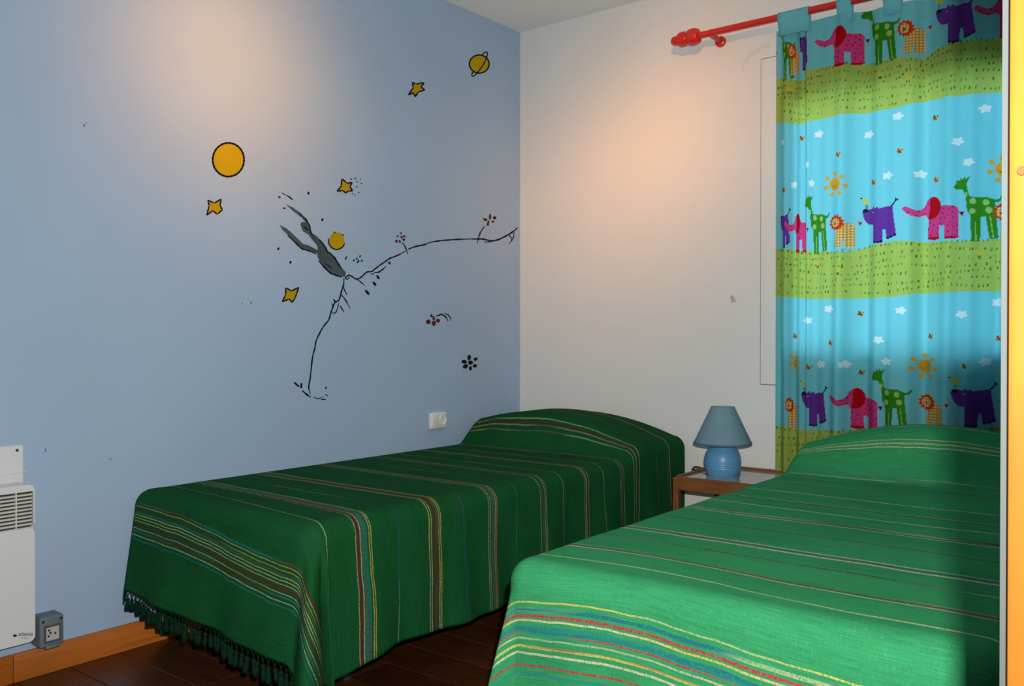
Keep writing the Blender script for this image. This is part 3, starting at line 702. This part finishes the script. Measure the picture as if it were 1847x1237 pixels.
GY = CY + amp * (np.sin((GX - XF) * 2 * np.pi / 0.21 + 0.6 + 0.5 * dn) + 0.45 * np.sin((GX - XF) * 2 * np.pi / 0.115 + 2.0 + 1.1 * dn) + .2 * np.sin(GX * 2 * np.pi / .063 + 2 * dn))
tuck = 1 - smst(XF - 0.008, XF + 0.008, GX)            # left panel tucked behind a sharp crease
GY = GY * (1 - tuck) + tuck * (CY + 0.032 + (0.008 + 0.008 * dn) * np.sin((GX - XF) * 2 * np.pi / 0.062 + .3)) - 0.016 * np.exp(-((GX - XF - 0.012) / 0.014) ** 2)
GXd = GX - 0.012 * tuck * np.sin(dn * 2.5) * 0 + 0.0
# the free left edge drifts outwards a little on the way down
# --- print
SKY, GRASS = (0.17, 0.56, 0.64), (0.36, 0.48, 0.10)
RGB = np.zeros((nzg, nxg, 3)); RGB[:] = SKY
def line(pxs):
    q = sorted(XZ(*p) for p in pxs); return np.interp(gx, [a for a, _ in q], [b for _, b in q])
def grass(top, bot):
    t = line(top); b = line(bot) if bot else np.zeros_like(t)
    msk = (GZ < t[None, :]) & (GZ > b[None, :]); RGB[msk] = GRASS
    return t, b
g1 = grass([(1398, 138), (1449, 142), (1451.5, 125.5), (1507, 118), (1580, 113), (1616, 104), (1664, 104), (1689, 87), (1725, 78), (1798, 67), (1846, 60)], [(1400, 218), (1449, 222), (1452, 219), (1544, 204), (1616, 196), (1671, 180), (1725, 174), (1804, 164), (1846, 158)])
g2 = grass([(1405, 448), (1450, 452), (1493, 454.6), (1529, 454), (1565, 443.6), (1616, 434.6), (1690, 436), (1762, 434.6), (1809, 429), (1846, 427)], [(1409, 534.6), (1471, 540), (1544, 538), (1609, 536), (1653, 529), (1725, 527), (1809, 523.6), (1846, 520)])
g3 = grass([(1409, 771), (1442, 776), (1507, 775), (1600, 778), (1700, 775), (1846, 772)], [(1409, 870), (1500, 872), (1846, 866)])

def fillp(poly, c, xz=True):
    poly = np.array(poly, float)
    i0 = max(0, int((poly[:, 0].min() - CX0) / step) - 1); i1 = min(nxg, int((poly[:, 0].max() - CX0) / step) + 2)
    if i1 <= i0: return
    zl, zh = poly[:, 1].min(), poly[:, 1].max()
    j = np.where((GZ[:, (i0 + i1) // 2] > zl - 0.01) & (GZ[:, (i0 + i1) // 2] < zh + 0.01))[0]
    if len(j) == 0: return
    j0, j1 = max(0, j[0] - 4), min(nzg, j[-1] + 5)
    X = GX[j0:j1, i0:i1]; Y = GZ[j0:j1, i0:i1]; ins = np.zeros(X.shape, bool)
    n = len(poly)
    for k in range(n):
        xa, ya = poly[k]; xb, yb = poly[(k + 1) % n]
        if ya == yb: continue
        ins ^= ((ya > Y) != (yb > Y)) & (X < (xb - xa) * (Y - ya) / (yb - ya) + xa)
    if callable(c):
        RGB[j0:j1, i0:i1][ins] = c(X[ins], Y[ins])
    else: RGB[j0:j1, i0:i1][ins] = c
def circ(cx, cz, rx, rz=None, n=20, rot=0): return [(cx + rx * math.cos(a + rot), cz + (rz or rx) * math.sin(a + rot)) for a in [2 * math.pi * k / n for k in range(n)]]
def pline(a, b, w):
    a, b = np.array(a), np.array(b); t = (b - a) / np.linalg.norm(b - a); nn = np.array([-t[1], t[0]]) * w / 2
    return [a + nn, b + nn, b - nn, a - nn]

class Art:
    """an animal traced once from the photograph, stored in metres relative to its feet"""
    def __init__(self, s, ox, oy, foot):
        self.s, self.ox, self.oy = s, ox, oy; self.f = XZ(*foot); self.items = []
    def p(self, pts, c):
        q = [XZ(self.ox + x / self.s, self.oy + y / self.s) for x, y in pts]
        self.items.append(([(a - self.f[0], b - self.f[1]) for a, b in q], c)); return self
    def c(self, x, y, rx, ry, col_): return self.p(ell(x, y, rx, ry, 0, 16), col_)
    def put(self, px, py, xs=1.0, clip=None):
        fx, fz = XZ(px, py)
        for pts, c in self.items: fillp([(fx + a * xs, fz + b) for a, b in pts], c)
PINK, EAR, DKR, GRN, SPOT, PUR, DKB, MANE, CHICK = (0.62, 0.05, 0.21), (0.45, 0.006, 0.010), (0.16, 0.006, 0.02), (0.035, 0.22, 0.012), (0.30, 0.50, 0.14), (0.13, 0.035, 0.28), (0.012, 0.010, 0.03), (0.60, 0.035, 0.008), (0.55, 0.48, 0.06)
def check(X, Y):
    k = ((np.floor(X / 0.0052) % 2) * (np.floor(Y / 0.0052) % 2))[:, None]; k2 = ((np.floor(X / 0.0052) % 2) + (np.floor(Y / 0.0052) % 2))[:, None]
    return np.where(k > 0, np.array((0.75, 0.62, 0.32)), np.where(k2 > 0, np.array((0.60, 0.33, 0.07)), np.array((0.50, 0.22, 0.03))))
elephant = Art(7.275, 1600, 290, (1699.7, 430.9))
elephant.p([(205, 640), (250, 598), (300, 620), (360, 645), (420, 640), (465, 600), (500, 520), (545, 475), (600, 465), (660, 490), (700, 540), (715, 590), (880, 588), (930, 610), (948, 650), (940, 700), (945, 1000), (880, 1015), (765, 1020), (765, 850), (680, 845), (685, 1015), (600, 1025), (510, 1020), (515, 760), (480, 700), (400, 735), (330, 725), (260, 690)], PINK)
for q in ((290, 680), (375, 722), (470, 690), (410, 650), (475, 605), (750, 630), (825, 635), (880, 610), (735, 690), (815, 715), (875, 675), (710, 750), (780, 755), (885, 742), (540, 805), (600, 835), (690, 815), (840, 800), (815, 855), (875, 870), (930, 845), (575, 905), (660, 885), (640, 950), (815, 930), (925, 920), (520, 890), (895, 975), (560, 965)):
    elephant.c(*q, 11, 11, (0.24, 0.008, 0.09))
elephant.p([(520, 760), (530, 690), (545, 600), (535, 530), (560, 480), (610, 462), (660, 485), (700, 540), (712, 600), (690, 670), (640, 730), (580, 758)], EAR)
elephant.p([(505, 1020), (520, 985), (560, 998), (600, 985), (640, 998), (680, 985), (685, 1025), (600, 1037)], EAR).p([(760, 1025), (780, 988), (820, 1000), (860, 988), (900, 1000), (940, 983), (950, 1005), (880, 1028)], EAR).p([(945, 672), (1020, 668), (990, 728)], DKR).c(512, 550, 9, 9, DKB)
giraffe = Art(7.275, 1600, 290, (1774.6, 433))
giraffe.p([(885, 350), (920, 300), (915, 260), (960, 265), (975, 215), (995, 250), (1020, 210), (1040, 245), (1100, 205), (1080, 250), (1050, 300), (1065, 380), (1095, 475), (1200, 480), (1300, 470), (1400, 495), (1450, 490), (1480, 440), (1500, 460), (1460, 520), (1400, 535), (1410, 700), (1440, 1005), (1330, 1020), (1285, 725), (1225, 735), (1215, 1055), (1115, 1060), (1100, 710), (1060, 660), (1040, 480), (1010, 400), (980, 378), (910, 385)], GRN)
for q in ((1135, 530, 40, 40), (1290, 540, 40, 40), (1128, 662, 38, 38), (1325, 640, 45, 42), (1045, 445, 18, 32)): giraffe.c(*q, SPOT)
giraffe.p([(1158, 800), (1172, 800), (1174, 1050), (1160, 1050)], SPOT).p([(1330, 710), (1345, 708), (1385, 1000), (1370, 1003)], SPOT)
hippo = Art(7.73, 1390, 300, (1595.7, 435.8))
hippo.p([(1260, 600), (1330, 585), (1400, 590), (1430, 550), (1455, 590), (1490, 560), (1520, 590), (1600, 560), (1690, 550), (1715, 560), (1730, 700), (1770, 960), (1700, 1000), (1620, 1015), (1605, 880), (1570, 880), (1565, 1060), (1500, 1075), (1420, 1060), (1425, 810), (1330, 800), (1280, 740), (1255, 650)], PUR)
hippo.c(1297, 610, 38, 26, DKB).p([(1690, 555), (1755, 475), (1770, 485), (1712, 560)], DKB).p([(1755, 440), (1805, 470), (1748, 495)], DKB).p([(1390, 628), (1410, 640), (1435, 632), (1435, 638), (1410, 647), (1390, 636)], (.5, .4, .6))
for q in ((1445, 1055), (1500, 1058), (1548, 1045), (1640, 1000), (1690, 985), (1745, 957)): hippo.c(*q, 20, 18, DKB)
hippo.p([(1230, 440), (1255, 435), (1300, 440), (1350, 480), (1345, 530), (1300, 520), (1262, 478)], CHICK).p([(1225, 435), (1258, 430), (1255, 455)], DKB).p([(1296, 520), (1304, 520), (1304, 580), (1296, 580)], DKB).p([(1318, 520), (1326, 520), (1326, 580), (1318, 580)], DKB)
lion = Art(7.73, 1390, 300, (1524.5, 446.8))
lion.p([(1000, 850), (1045, 790), (1130, 795), (1165, 850), (1160, 1130), (1050, 1138), (1050, 1050), (1032, 1015), (1018, 1050), (1015, 1130), (905, 1125), (935, 900)], check)
lion.p([(1150, 835), (1205, 828), (1205, 842), (1152, 850)], (0.6, .45, .2)).p([(1195, 765), (1255, 770), (1225, 822)], EAR)
lion.p([(940 + (118 if k % 2 else 92) * math.cos(k * math.pi / 12), 790 + (118 if k % 2 else 92) * math.sin(k * math.pi / 12)) for k in range(24)], MANE)
lion.p(ell(925, 790, 62, 68, 0, 18), check).p([(905, 790), (935, 790), (920, 835)], DKB)
sun = Art(7.73, 1390, 300, (1508.4, 333))
for k in range(7):
    a = k * 2 * math.pi / 7 + 0.15; c, s = math.cos(a), math.sin(a)
    sun.p([(915 + 85 * c, 255 + 85 * s), (915 + 165 * c - 36 * s, 255 + 165 * s + 36 * c), (915 + 178 * c, 255 + 178 * s), (915 + 165 * c + 36 * s, 255 + 165 * s - 36 * c)], (0.66, 0.33, 0.04))
sun.c(915, 255, 86, 92, (0.66, 0.33, 0.03)).p([(865, 262), (890, 290), (920, 270), (926, 276), (892, 302), (858, 268)], (.15, .05, .02))
def cloud(px, py, k=1.0, xs=1.0):
    x, z = XZ(px, py)
    pts = []
    for i in range(30):
        a = 2 * math.pi * i / 30; r = 0.0155 * k * (1 + 0.22 * math.cos(5 * a + px))
        pts.append((x + 1.15 * xs * r * math.cos(a), z + 0.82 * r * math.sin(a)))
    fillp(pts, (0.66, 0.72, 0.74))
def bfly(px, py, k=1.0):
    x, z = XZ(px, py); r = 0.0075 * k
    fillp(circ(x - r * .7, z + r * .4, r * .85, r * .9, 8), (0.62, 0.25, 0.04)); fillp(circ(x + r * .7, z - r * .1, r * .9, r, 8), (0.68, 0.40, 0.08)); fillp(circ(x - r * .4, z - r * .8, r * .6, r * .6, 8), (0.55, 0.12, 0.03))
    fillp(pline((x - r * .9, z + r * 1.2), (x + r * .6, z - r * 1.1), r * .55), DKB); fillp(circ(x + r, z + r * .5, r * .3), DKB); fillp(circ(x - r, z - r * .3, r * .3), DKB)
def chick(px, py, flip=1):
    x, z = XZ(px, py)
    fillp([(x - .012 * flip, z + .014), (x + .004 * flip, z + .008), (x + .017 * flip, z + .002), (x + .014 * flip, z - .008), (x + .002 * flip, z - .009), (x - .006 * flip, z)], CHICK)
    fillp([(x - .017 * flip, z + .015), (x - .008 * flip, z + .016), (x - .011 * flip, z + .009)], DKR)
    fillp(pline((x + .003, z - .009), (x + .003, z - .02), .0026), DKB); fillp(pline((x + .010, z - .009), (x + .010, z - .02), .0026), DKB)
# grass ticks in rows that follow the hill line
for t, b in (g1, g2, g3):
    for rr in range(7):
        x = CX0 + random.random() * .02
        while x < CX1:
            i = min(nxg - 1, int((x - CX0) / step)); q = (rr + 0.35) / 7
            z = t[i] * (1 - q) + b[i] * q + 0.006 * math.sin(x * 16 + rr * 1.3) + random.uniform(-.002, .002)
            if random.random() < .8:
                h = random.uniform(.006, .012); fillp(pline((x, z), (x + random.uniform(-.002, .003), z + h), .0036), (0.05, 0.16, 0.015) if random.random() < .75 else (0.2, .3, .03))
            x += random.uniform(.011, .02)
for q in ((1476, 241), (1565, 241), (1621, 211), (1776, 195), (1729, 256), (1748, 293), (1658, 313), (1602, 317), (1455, 578), (1496, 557), (1627, 560), (1736, 567), (1797, 545), (1585, 613), (1480, 657), (1526, 657), (1600, 652), (1775, 653)): cloud(*q)
cloud(1455, 297, .9, .5); cloud(1426, 331, 1, .6); cloud(1463, 330, 1, .5); cloud(1406, 254, .9, .5)
for q in ((1515, 280), (1625, 273), (1686, 211), (1575, 328), (1688, 323), (1549, 565), (1428, 606), (1500, 618), (1676, 606), (1458, 662), (1550, 672), (1742, 660), (1799, 610), (1409, 341), (1443, 247)): bfly(*q)
sun.put(1508.4, 333); sun.put(1664.5, 661); sun.put(1428, 655, .42); sun.put(1806, 303)
for q in ((1585, 134), (1636, 141), (1513, 487), (1762, 456), (1470, 474), (1417, 158)): chick(*q)
# rows: top, middle, bottom
elephant.put(1531, 118); giraffe.put(1598, 113); lion.put(1649, 97); hippo.put(1735, 74); elephant.put(1834, 62)
giraffe.put(1417, 141, .48); lion.put(1429, 132, .5); hippo.put(1450, 122, .32); elephant.put(1393, 132, .1)
hippo.put(1413, 445, .32); elephant.put(1441, 454, .52); giraffe.put(1479, 456, .72); lion.put(1524.5, 446.8); hippo.put(1595.7, 435.8); elephant.put(1699.7, 430.9); giraffe.put(1774.6, 433); lion.put(1822, 430)
lion.put(1424, 775, .45); hippo.put(1474, 768, .8); elephant.put(1558, 775, .95); giraffe.put(1618, 776); lion.put(1683, 775); hippo.put(1766, 770); fillp(circ(*XZ(1809, 727), .014, .02), EAR)

verts = np.stack([GX, GY, GZ], -1).reshape(-1, 3)
me = bpy.data.meshes.new('curtain')
nv = nxg * nzg; jj, ii = np.meshgrid(np.arange(nzg - 1), np.arange(nxg - 1), indexing='ij')
quads = np.stack([jj * nxg + ii, jj * nxg + ii + 1, (jj + 1) * nxg + ii + 1, (jj + 1) * nxg + ii], -1).reshape(-1, 4)
me.vertices.add(nv); me.vertices.foreach_set('co', verts.astype(np.float32).ravel())
me.loops.add(quads.size); me.loops.foreach_set('vertex_index', quads.astype(np.int32).ravel())
me.polygons.add(len(quads)); me.polygons.foreach_set('loop_start', np.arange(0, quads.size, 4, dtype=np.int32))
me.update(calc_edges=True); me.validate()
me.polygons.foreach_set('use_smooth', np.ones(len(quads), bool))
ca = me.color_attributes.new('print', 'FLOAT_COLOR', 'POINT')
ca.data.foreach_set('color', np.concatenate([RGB.reshape(-1, 3), np.ones((nv, 1))], 1).astype(np.float32).ravel())
def cloth_mat(name, attr=None, rgb=(1, 1, 1), trans=0.42):
    m = bpy.data.materials.new(name); m.use_nodes = True; nt = m.node_tree; nt.nodes.clear()
    o = nt.nodes.new('ShaderNodeOutputMaterial'); dfs = nt.nodes.new('ShaderNodeBsdfDiffuse'); tr = nt.nodes.new('ShaderNodeBsdfTranslucent'); mx = nt.nodes.new('ShaderNodeMixShader')
    mx.inputs[0].default_value = trans
    tc = nt.nodes.new('ShaderNodeTexCoord'); n = nt.nodes.new('ShaderNodeTexNoise'); n.inputs['Scale'].default_value = 700; nt.links.new(tc.outputs['Object'], n.inputs['Vector'])
    mr = nt.nodes.new('ShaderNodeMapRange'); mr.inputs[3].default_value = 0.88; mr.inputs[4].default_value = 1.12; nt.links.new(n.outputs['Fac'], mr.inputs[0])
    mul = nt.nodes.new('ShaderNodeMix'); mul.data_type = 'RGBA'; mul.blend_type = 'MULTIPLY'; mul.inputs[0].default_value = 1
    if attr:
        at = nt.nodes.new('ShaderNodeVertexColor'); at.layer_name = attr; nt.links.new(at.outputs[0], mul.inputs[6])
    else: mul.inputs[6].default_value = (*rgb, 1)
    nt.links.new(mr.outputs[0], mul.inputs[7])
    nt.links.new(mul.outputs[2], dfs.inputs[0]); nt.links.new(mul.outputs[2], tr.inputs[0])
    nt.links.new(dfs.outputs[0], mx.inputs[1]); nt.links.new(tr.outputs[0], mx.inputs[2]); nt.links.new(mx.outputs[0], o.inputs[0])
    return m
curtain = link('curtain', me, cloth_mat('printed_cotton', 'print'))
tag(curtain, 'turquoise tab-top curtain printed with elephants, giraffes, lions and hippos', 'curtain')
M_TAB = cloth_mat('turquoise_cotton', None, SKY, .3)
def tab(x0, x1):
    prof = []
    zt_ = float(ztopf(np.array([(x0 + x1) / 2]))[0])
    prof += [(CY - 0.012, zt_ - 0.035), (CY - 0.015, zt_), (RY - 0.019, RZ_ - 0.012)]
    for k in range(9):
        a = math.pi + 0.35 - k * (math.pi + .3) / 8; prof.append((RY + 0.0172 * math.cos(a), RZ_ + 0.0172 * math.sin(a)))
    prof += [(CY + 0.004, zt_ + 0.01), (CY + 0.006, zt_ - 0.03)]
    n = 9; vs = [(x0 + (x1 - x0) * i / (n - 1), p[0] + 0.0015 * math.sin(i * 1.9), p[1]) for p in prof for i in range(n)]
    fs = [(j * n + i, j * n + i + 1, (j + 1) * n + i + 1, (j + 1) * n + i) for j in range(len(prof) - 1) for i in range(n - 1)]
    o = mk('tab', vs, fs, M_TAB, curtain, True); s = o.modifiers.new('t', 'SOLIDIFY'); s.thickness = 0.002
xt = lambda px: on(px, 30, 1, RY)[0]
tab(xt(1405), xt(1460)); tab(xt(1511), xt(1537)); tab(xt(1594), xt(1626))
for k in range(3): tab(1.99 + k * .19, 2.05 + k * .19)

# ------------------------------------------------------------------ heater, plate and sockets on the blue wall
hfx = 0.085
def hy(px, py=1000, x=hfx): return on(px, py, 0, x)[1]
HY1 = on(63, 1000, 0, hfx)[1]; HZ1 = on(50, 874, 0, hfx)[2]; HZ0 = on(50, 1159, 0, hfx)[2]
heater = thing('heater', 'white wall-mounted electric convector heater with a slatted grille', 'heater', (0.04, HY1 - 0.3, HZ0))
HY0 = HY1 - 0.62
bm = bmesh.new()
def rrect(y0, y1, z0, z1, r, n=6):
    out = []
    for cy_, cz_, a0 in ((y1 - r, z1 - r, 0), (y0 + r, z1 - r, 90), (y0 + r, z0 + r, 180), (y1 - r, z0 + r, 270)):
        for k in range(n + 1):
            a = math.radians(a0 + 90 * k / n); out.append((cy_ + r * math.cos(a), cz_ + r * math.sin(a)))
    return out
def prism(bm, outline, xa, xb):
    A = [bm.verts.new((xa, y_, z_)) for y_, z_ in outline]; B = [bm.verts.new((xb, y_, z_)) for y_, z_ in outline]; n = len(A)
    bm.faces.new(A[::-1]); bm.faces.new(B)
    for k in range(n): bm.faces.new((A[k], A[(k + 1) % n], B[(k + 1) % n], B[k]))
gz1 = on(55, 886, 0, hfx)[2]; gz0 = on(55, 952, 0, hfx)[2]; gy1 = on(58.5, 920, 0, hfx)[1]
# front casing: rounded panel with the grille recess left open
prism(bm, rrect(HY0, HY1, HZ0, HZ1, 0.018), 0.02, hfx - 0.012)
casing = from_bm('casing', bm, M_ENAMEL, heater)
bm = bmesh.new()
prism(bm, rrect(HY0 + .0, HY1, HZ0, gz0, 0.018), hfx - 0.0115, hfx)
from_bm('front_panel', bm, M_ENAMEL, heater)
bm = bmesh.new(); outer = rrect(HY0, HY1, gz0 + 0.0005, HZ1, 0.018); inner = rrect(HY0 + .006, gy1 + 0.003, gz0 + 0.003, gz1, 0.003)
n = len(outer)
A = [bm.verts.new((hfx, *p)) for p in outer]; B = [bm.verts.new((hfx, *p)) for p in inner]; A2 = [bm.verts.new((hfx - .0115, *p)) for p in outer]; B2 = [bm.verts.new((hfx - .0115, *p)) for p in inner]
for k in range(n):
    k2 = (k + 1) % n; bm.faces.new((A[k], A[k2], B[k2], B[k])); bm.faces.new((A2[k], A2[k2], A[k2], A[k])); bm.faces.new((B[k], B[k2], B2[k2], B2[k]))
from_bm('grille_frame', bm, M_ENAMEL, heater)
box('grille_back', (hfx - 0.0118, HY0 + .006, gz0 + .003), (hfx - 0.0112, gy1 + .003, gz1), M_SLOT, heater)
nsl = 9
for k in range(nsl):
    z = gz0 + 0.006 + (gz1 - gz0 - 0.010) * (k + .5) / nsl
    box('slat', (hfx - 0.010, HY0 + .008, z - .0031), (hfx - 0.002, gy1 + .001, z + .0031), mat('slat_enamel', (0.60, 0.57, 0.53), .4), heater, 0.001, 1)
for yy in (on(30, 920, 0, hfx)[1], on(30, 920, 0, hfx)[1] - .12, on(30, 920, 0, hfx)[1] - .24):
    box('rib', (hfx - 0.009, yy - .0012, gz0 + .003), (hfx - .0012, yy + .0012, gz1), M_ENAMEL, heater)
box('mount', (0, HY0 + .1, HZ0 + .05), (0.02, HY1 - .08, HZ1 - .11), M_SLOT, heater)
# lettering
def text_obj(name, txt, pl, pr, height_z, m, parent, x, bold=0.0):
    cu = bpy.data.curves.new(name, 'FONT'); cu.body = txt; cu.size = 1.0; cu.extrude = 0.0; cu.offset = bold
    o = bpy.data.objects.new(name, cu); col.objects.link(o); dg = bpy.context.evaluated_depsgraph_get(); dg.update()
    me = bpy.data.meshes.new_from_object(o.evaluated_get(dg)); bpy.data.objects.remove(o)
    co = np.array([v.co[:] for v in me.vertices]); mn, mxv = co.min(0), co.max(0)
    a = on(*pl, 0, x); b = on(*pr, 0, x)
    for v, c in zip(me.vertices, co):
        q = (c[0] - mn[0]) / (mxv[0] - mn[0]); v.co = (x, a[1] + (b[1] - a[1]) * q, a[2] + (b[2] - a[2]) * q + (c[1] - mn[1]) / (mxv[1] - mn[1]) * height_z)
    me.update(); me.name = name
    return link(name, me, m, parent)
tl = (33.5, 1146.5); trr = (60.0, 1139.5); zb_ = on(33.5, 1146.5, 0, hfx)[2]
text_obj('lettering', 'atlantic', (33.5, 1146.5), (60, 1146.5), 0.0105, M_BLACK, heater, hfx + .0004, 0.008)
vs, fs = poly_verts([[(a, 1151.6), (a + 2.2, 1151.2), (a + 2.2, 1149.6), (a, 1150.0)] for a in (37, 40, 43.2, 46, 49.4)], 0, hfx + .0004); mk('small_print', vs, fs, mat('grey_print', (.25, .25, .25), .6), heater)
lg = [(22.5, 1146.5), (26, 1143.8), (30, 1144.6), (31, 1146.2), (28.5, 1148.2), (25.5, 1148.6)]
vs, fs = poly_verts([lg], 0, hfx + .0004); mk('logo', vs, fs, M_BLACK, heater)

pz1 = on(41, 802, 0, 0.004)[2]; py1 = on(42, 850, 0, 0.004)[1]
plate = thing('mounting_plate', 'flat white mounting plate on the wall above the heater', 'plate', (0, py1 - .2, 0.5))
box('plate', (0, py1 - 0.45, 0.50), (0.004, py1, pz1), M_ENAMEL, plate, 0.001, 1)
ps = on(31, 812, 0, .004); lathe('screw', [(0, 0.0015), (0.003, 0.0015), (0.0045, 0), (0, 0)], tuple(ps), M_BOXD, plate, 12, 'x')
tube('cord', smooth_path([on(-40, 868, 0, .007), on(5, 858, 0, .007), on(28, 853, 0, .007), on(47, 850.5, 0, .003)], 4), 0.0017, M_PLAST, plate, 8)

# grey surface outlet box
ga = on(74, 1118, 0, 0.065); gb = on(115, 1160, 0, 0.065)
y0, y1 = on(73, 1140, 0, .065)[1], on(116.5, 1140, 0, .065)[1]; z1 = on(95, 1111, 0, .065)[2]; z0 = on(95, 1165.5, 0, .065)[2]; z0 = max(z0, 0.085)
ob = thing('outlet_box', 'grey surface-mounted outlet box beside the heater', 'outlet', (0.03, (y0 + y1) / 2, z0))
box('housing', (0, y0, z0), (0.062, y1, z1), M_BOXG, ob, 0.006, 3)
fy = lambda q: y0 + (y1 - y0) * q
fz = lambda q: z0 + (z1 - z0) * q
bm = bmesh.new()
for a, b in (((.16, .14), (.24, .72)), ((.78, .14), (.86, .72)), ((.24, .14), (.78, .21)), ((.24, .65), (.78, .72))):
    add_box(bm, (.06, fy(a[0]), fz(a[1])), (.066, fy(b[0]), fz(b[1])), .001, 1)
from_bm('bezel', bm, mat('dark_grey_bezel', (.07, .09, .1), .5), ob)
ins = box('socket_face', (.058, fy(.24), fz(.21)), (.0635, fy(.78), fz(.65)), mat('ivory_plastic', (.50, .47, .41), .4), ob)
for a, b in ((.36, .55), (.42, .46), (.34, .36), (.62, .42)):
    lathe('pin_hole', [(0, 0.0004), (.0032, 0.0004), (.0032, -.001), (0, -.001)], (.0637, fy(a), fz(b)), M_BOXD, ins, 12, 'x')
for a in (.13, .87):
    lathe('screw', [(0, .0015), (.0035, .0015), (.0045, 0), (0, 0)], (.0622, fy(a), fz(.86)), M_BOXD, ob, 12, 'x')
box('lower_lip', (.05, fy(.2), fz(0.0) - .004), (.07, fy(.8), fz(.07)), M_BOXG, ob, .003)

# white wall switch and socket
sy0 = on(778.5, 757, 0, .02)[1]; sy1 = on(806, 757, 0, .02)[1]; sz1 = on(792, 743.5, 0, .02)[2]; sz0 = on(792, 772.5, 0, .02)[2]
sock = thing('wall_socket', 'white wall socket with a switch half above the corner bed', 'socket', (0, (sy0 + sy1) / 2, sz0))
box('plate', (0, sy0, sz0), (0.018, sy1, sz1), M_PLAST, sock, 0.004, 3)
fy = lambda q: sy0 + (sy1 - sy0) * q
fz = lambda q: sz0 + (sz1 - sz0) * q
rk = box('rocker', (0.016, fy(.08), fz(.14)), (0.022, fy(.46), fz(.88)), M_PLAST, sock, 0.002)
rr_ = (sz1 - sz0) * .31
ring = lathe('socket_ring', [(rr_, 0.016), (rr_, 0.023), (rr_ - .002, 0.024), (rr_ - .005, 0.023), (rr_ - .006, 0.012), (0, 0.012)], (0, fy(.74), fz(.5)), M_PLAST, sock, 32, 'x')
for dz in (.13, -.13):
    lathe('pin_hole', [(0, 0.0126), (.0038, 0.0126), (.0038, 0.011), (0, 0.011)], (0, fy(.72), fz(.5 + dz)), M_BOXD, ring, 12, 'x')
lathe('indicator', [(0, 0.0225), (.002, 0.0225), (.002, 0.02), (0, 0.02)], (0, fy(.2), fz(.45)), M_BOXD, rk, 10, 'x')

# ------------------------------------------------------------------ ceiling spotlights (above the frame)
def spotlight(pos, target, energy, size, blend, label):
    t = thing('ceiling_spotlight', label, 'spotlight', (pos[0], pos[1], HH), 'ceiling spotlights above the beds')
    dirv = (Vector(target) - Vector(pos)).normalized()
    lathe('ceiling_rose', [(0, 0), (.045, 0), (.045, -.012), (.04, -.018), (0, -.018)], (pos[0], pos[1], HH), M_PLAST, t, 28)
    tube('stem', [(pos[0], pos[1], HH - .015), (pos[0], pos[1], pos[2] + .0)], .007, M_CHROME, t)
    p0 = Vector(pos) - dirv * .06; 
    bm = bmesh.new(); add_tube(bm, [p0, p0 + dirv * .02, p0 + dirv * .06, p0 + dirv * .10, p0 + dirv * .101, p0 + dirv * .06], [.018, .026, .034, .042, .039, .03], 24, False)
    from_bm('spot_head', bm, M_CHROME, t, True)
    l = bpy.data.lights.new('spot_bulb', 'SPOT'); l.energy = energy; l.color = (1.0, 0.39, 0.085); l.spot_size = size; l.spot_blend = blend; l.shadow_soft_size = .03
    l.use_nodes = True; nt = l.node_tree; em = nt.nodes['Emission']      # reflector bulb: bright core that fades outwards
    tc = nt.nodes.new('ShaderNodeTexCoord'); sp = nt.nodes.new('ShaderNodeSeparateXYZ'); ab = nt.nodes.new('ShaderNodeMath'); ab.operation = 'ABSOLUTE'; pw = nt.nodes.new('ShaderNodeMath'); pw.operation = 'POWER'; pw.inputs[1].default_value = 30
    nt.links.new(tc.outputs['Normal'], sp.inputs[0]); nt.links.new(sp.outputs[2], ab.inputs[0]); nt.links.new(ab.outputs[0], pw.inputs[0]); nt.links.new(pw.outputs[0], em.inputs['Strength'])
    o = bpy.data.objects.new('spot_bulb', l); col.objects.link(o)
    lp_ = p0 + dirv * .11
    o.matrix_world = Matrix.Translation(lp_) @ dirv.to_track_quat('-Z', 'Y').to_matrix().to_4x4()
    attach(o, t)
tA = on(405, 120, 0, 0); tB = on(1120, 290, 1, 0)
spotlight((1.70, -1.80, 2.36), tuple(tA), 158, math.radians(100), 1.0, 'ceiling spotlight throwing the warm pool on the blue wall')
spotlight((1.85, -1.95, 2.36), tuple(tB), 162, math.radians(100), 1.0, 'ceiling spotlight throwing the warm pool on the white wall')
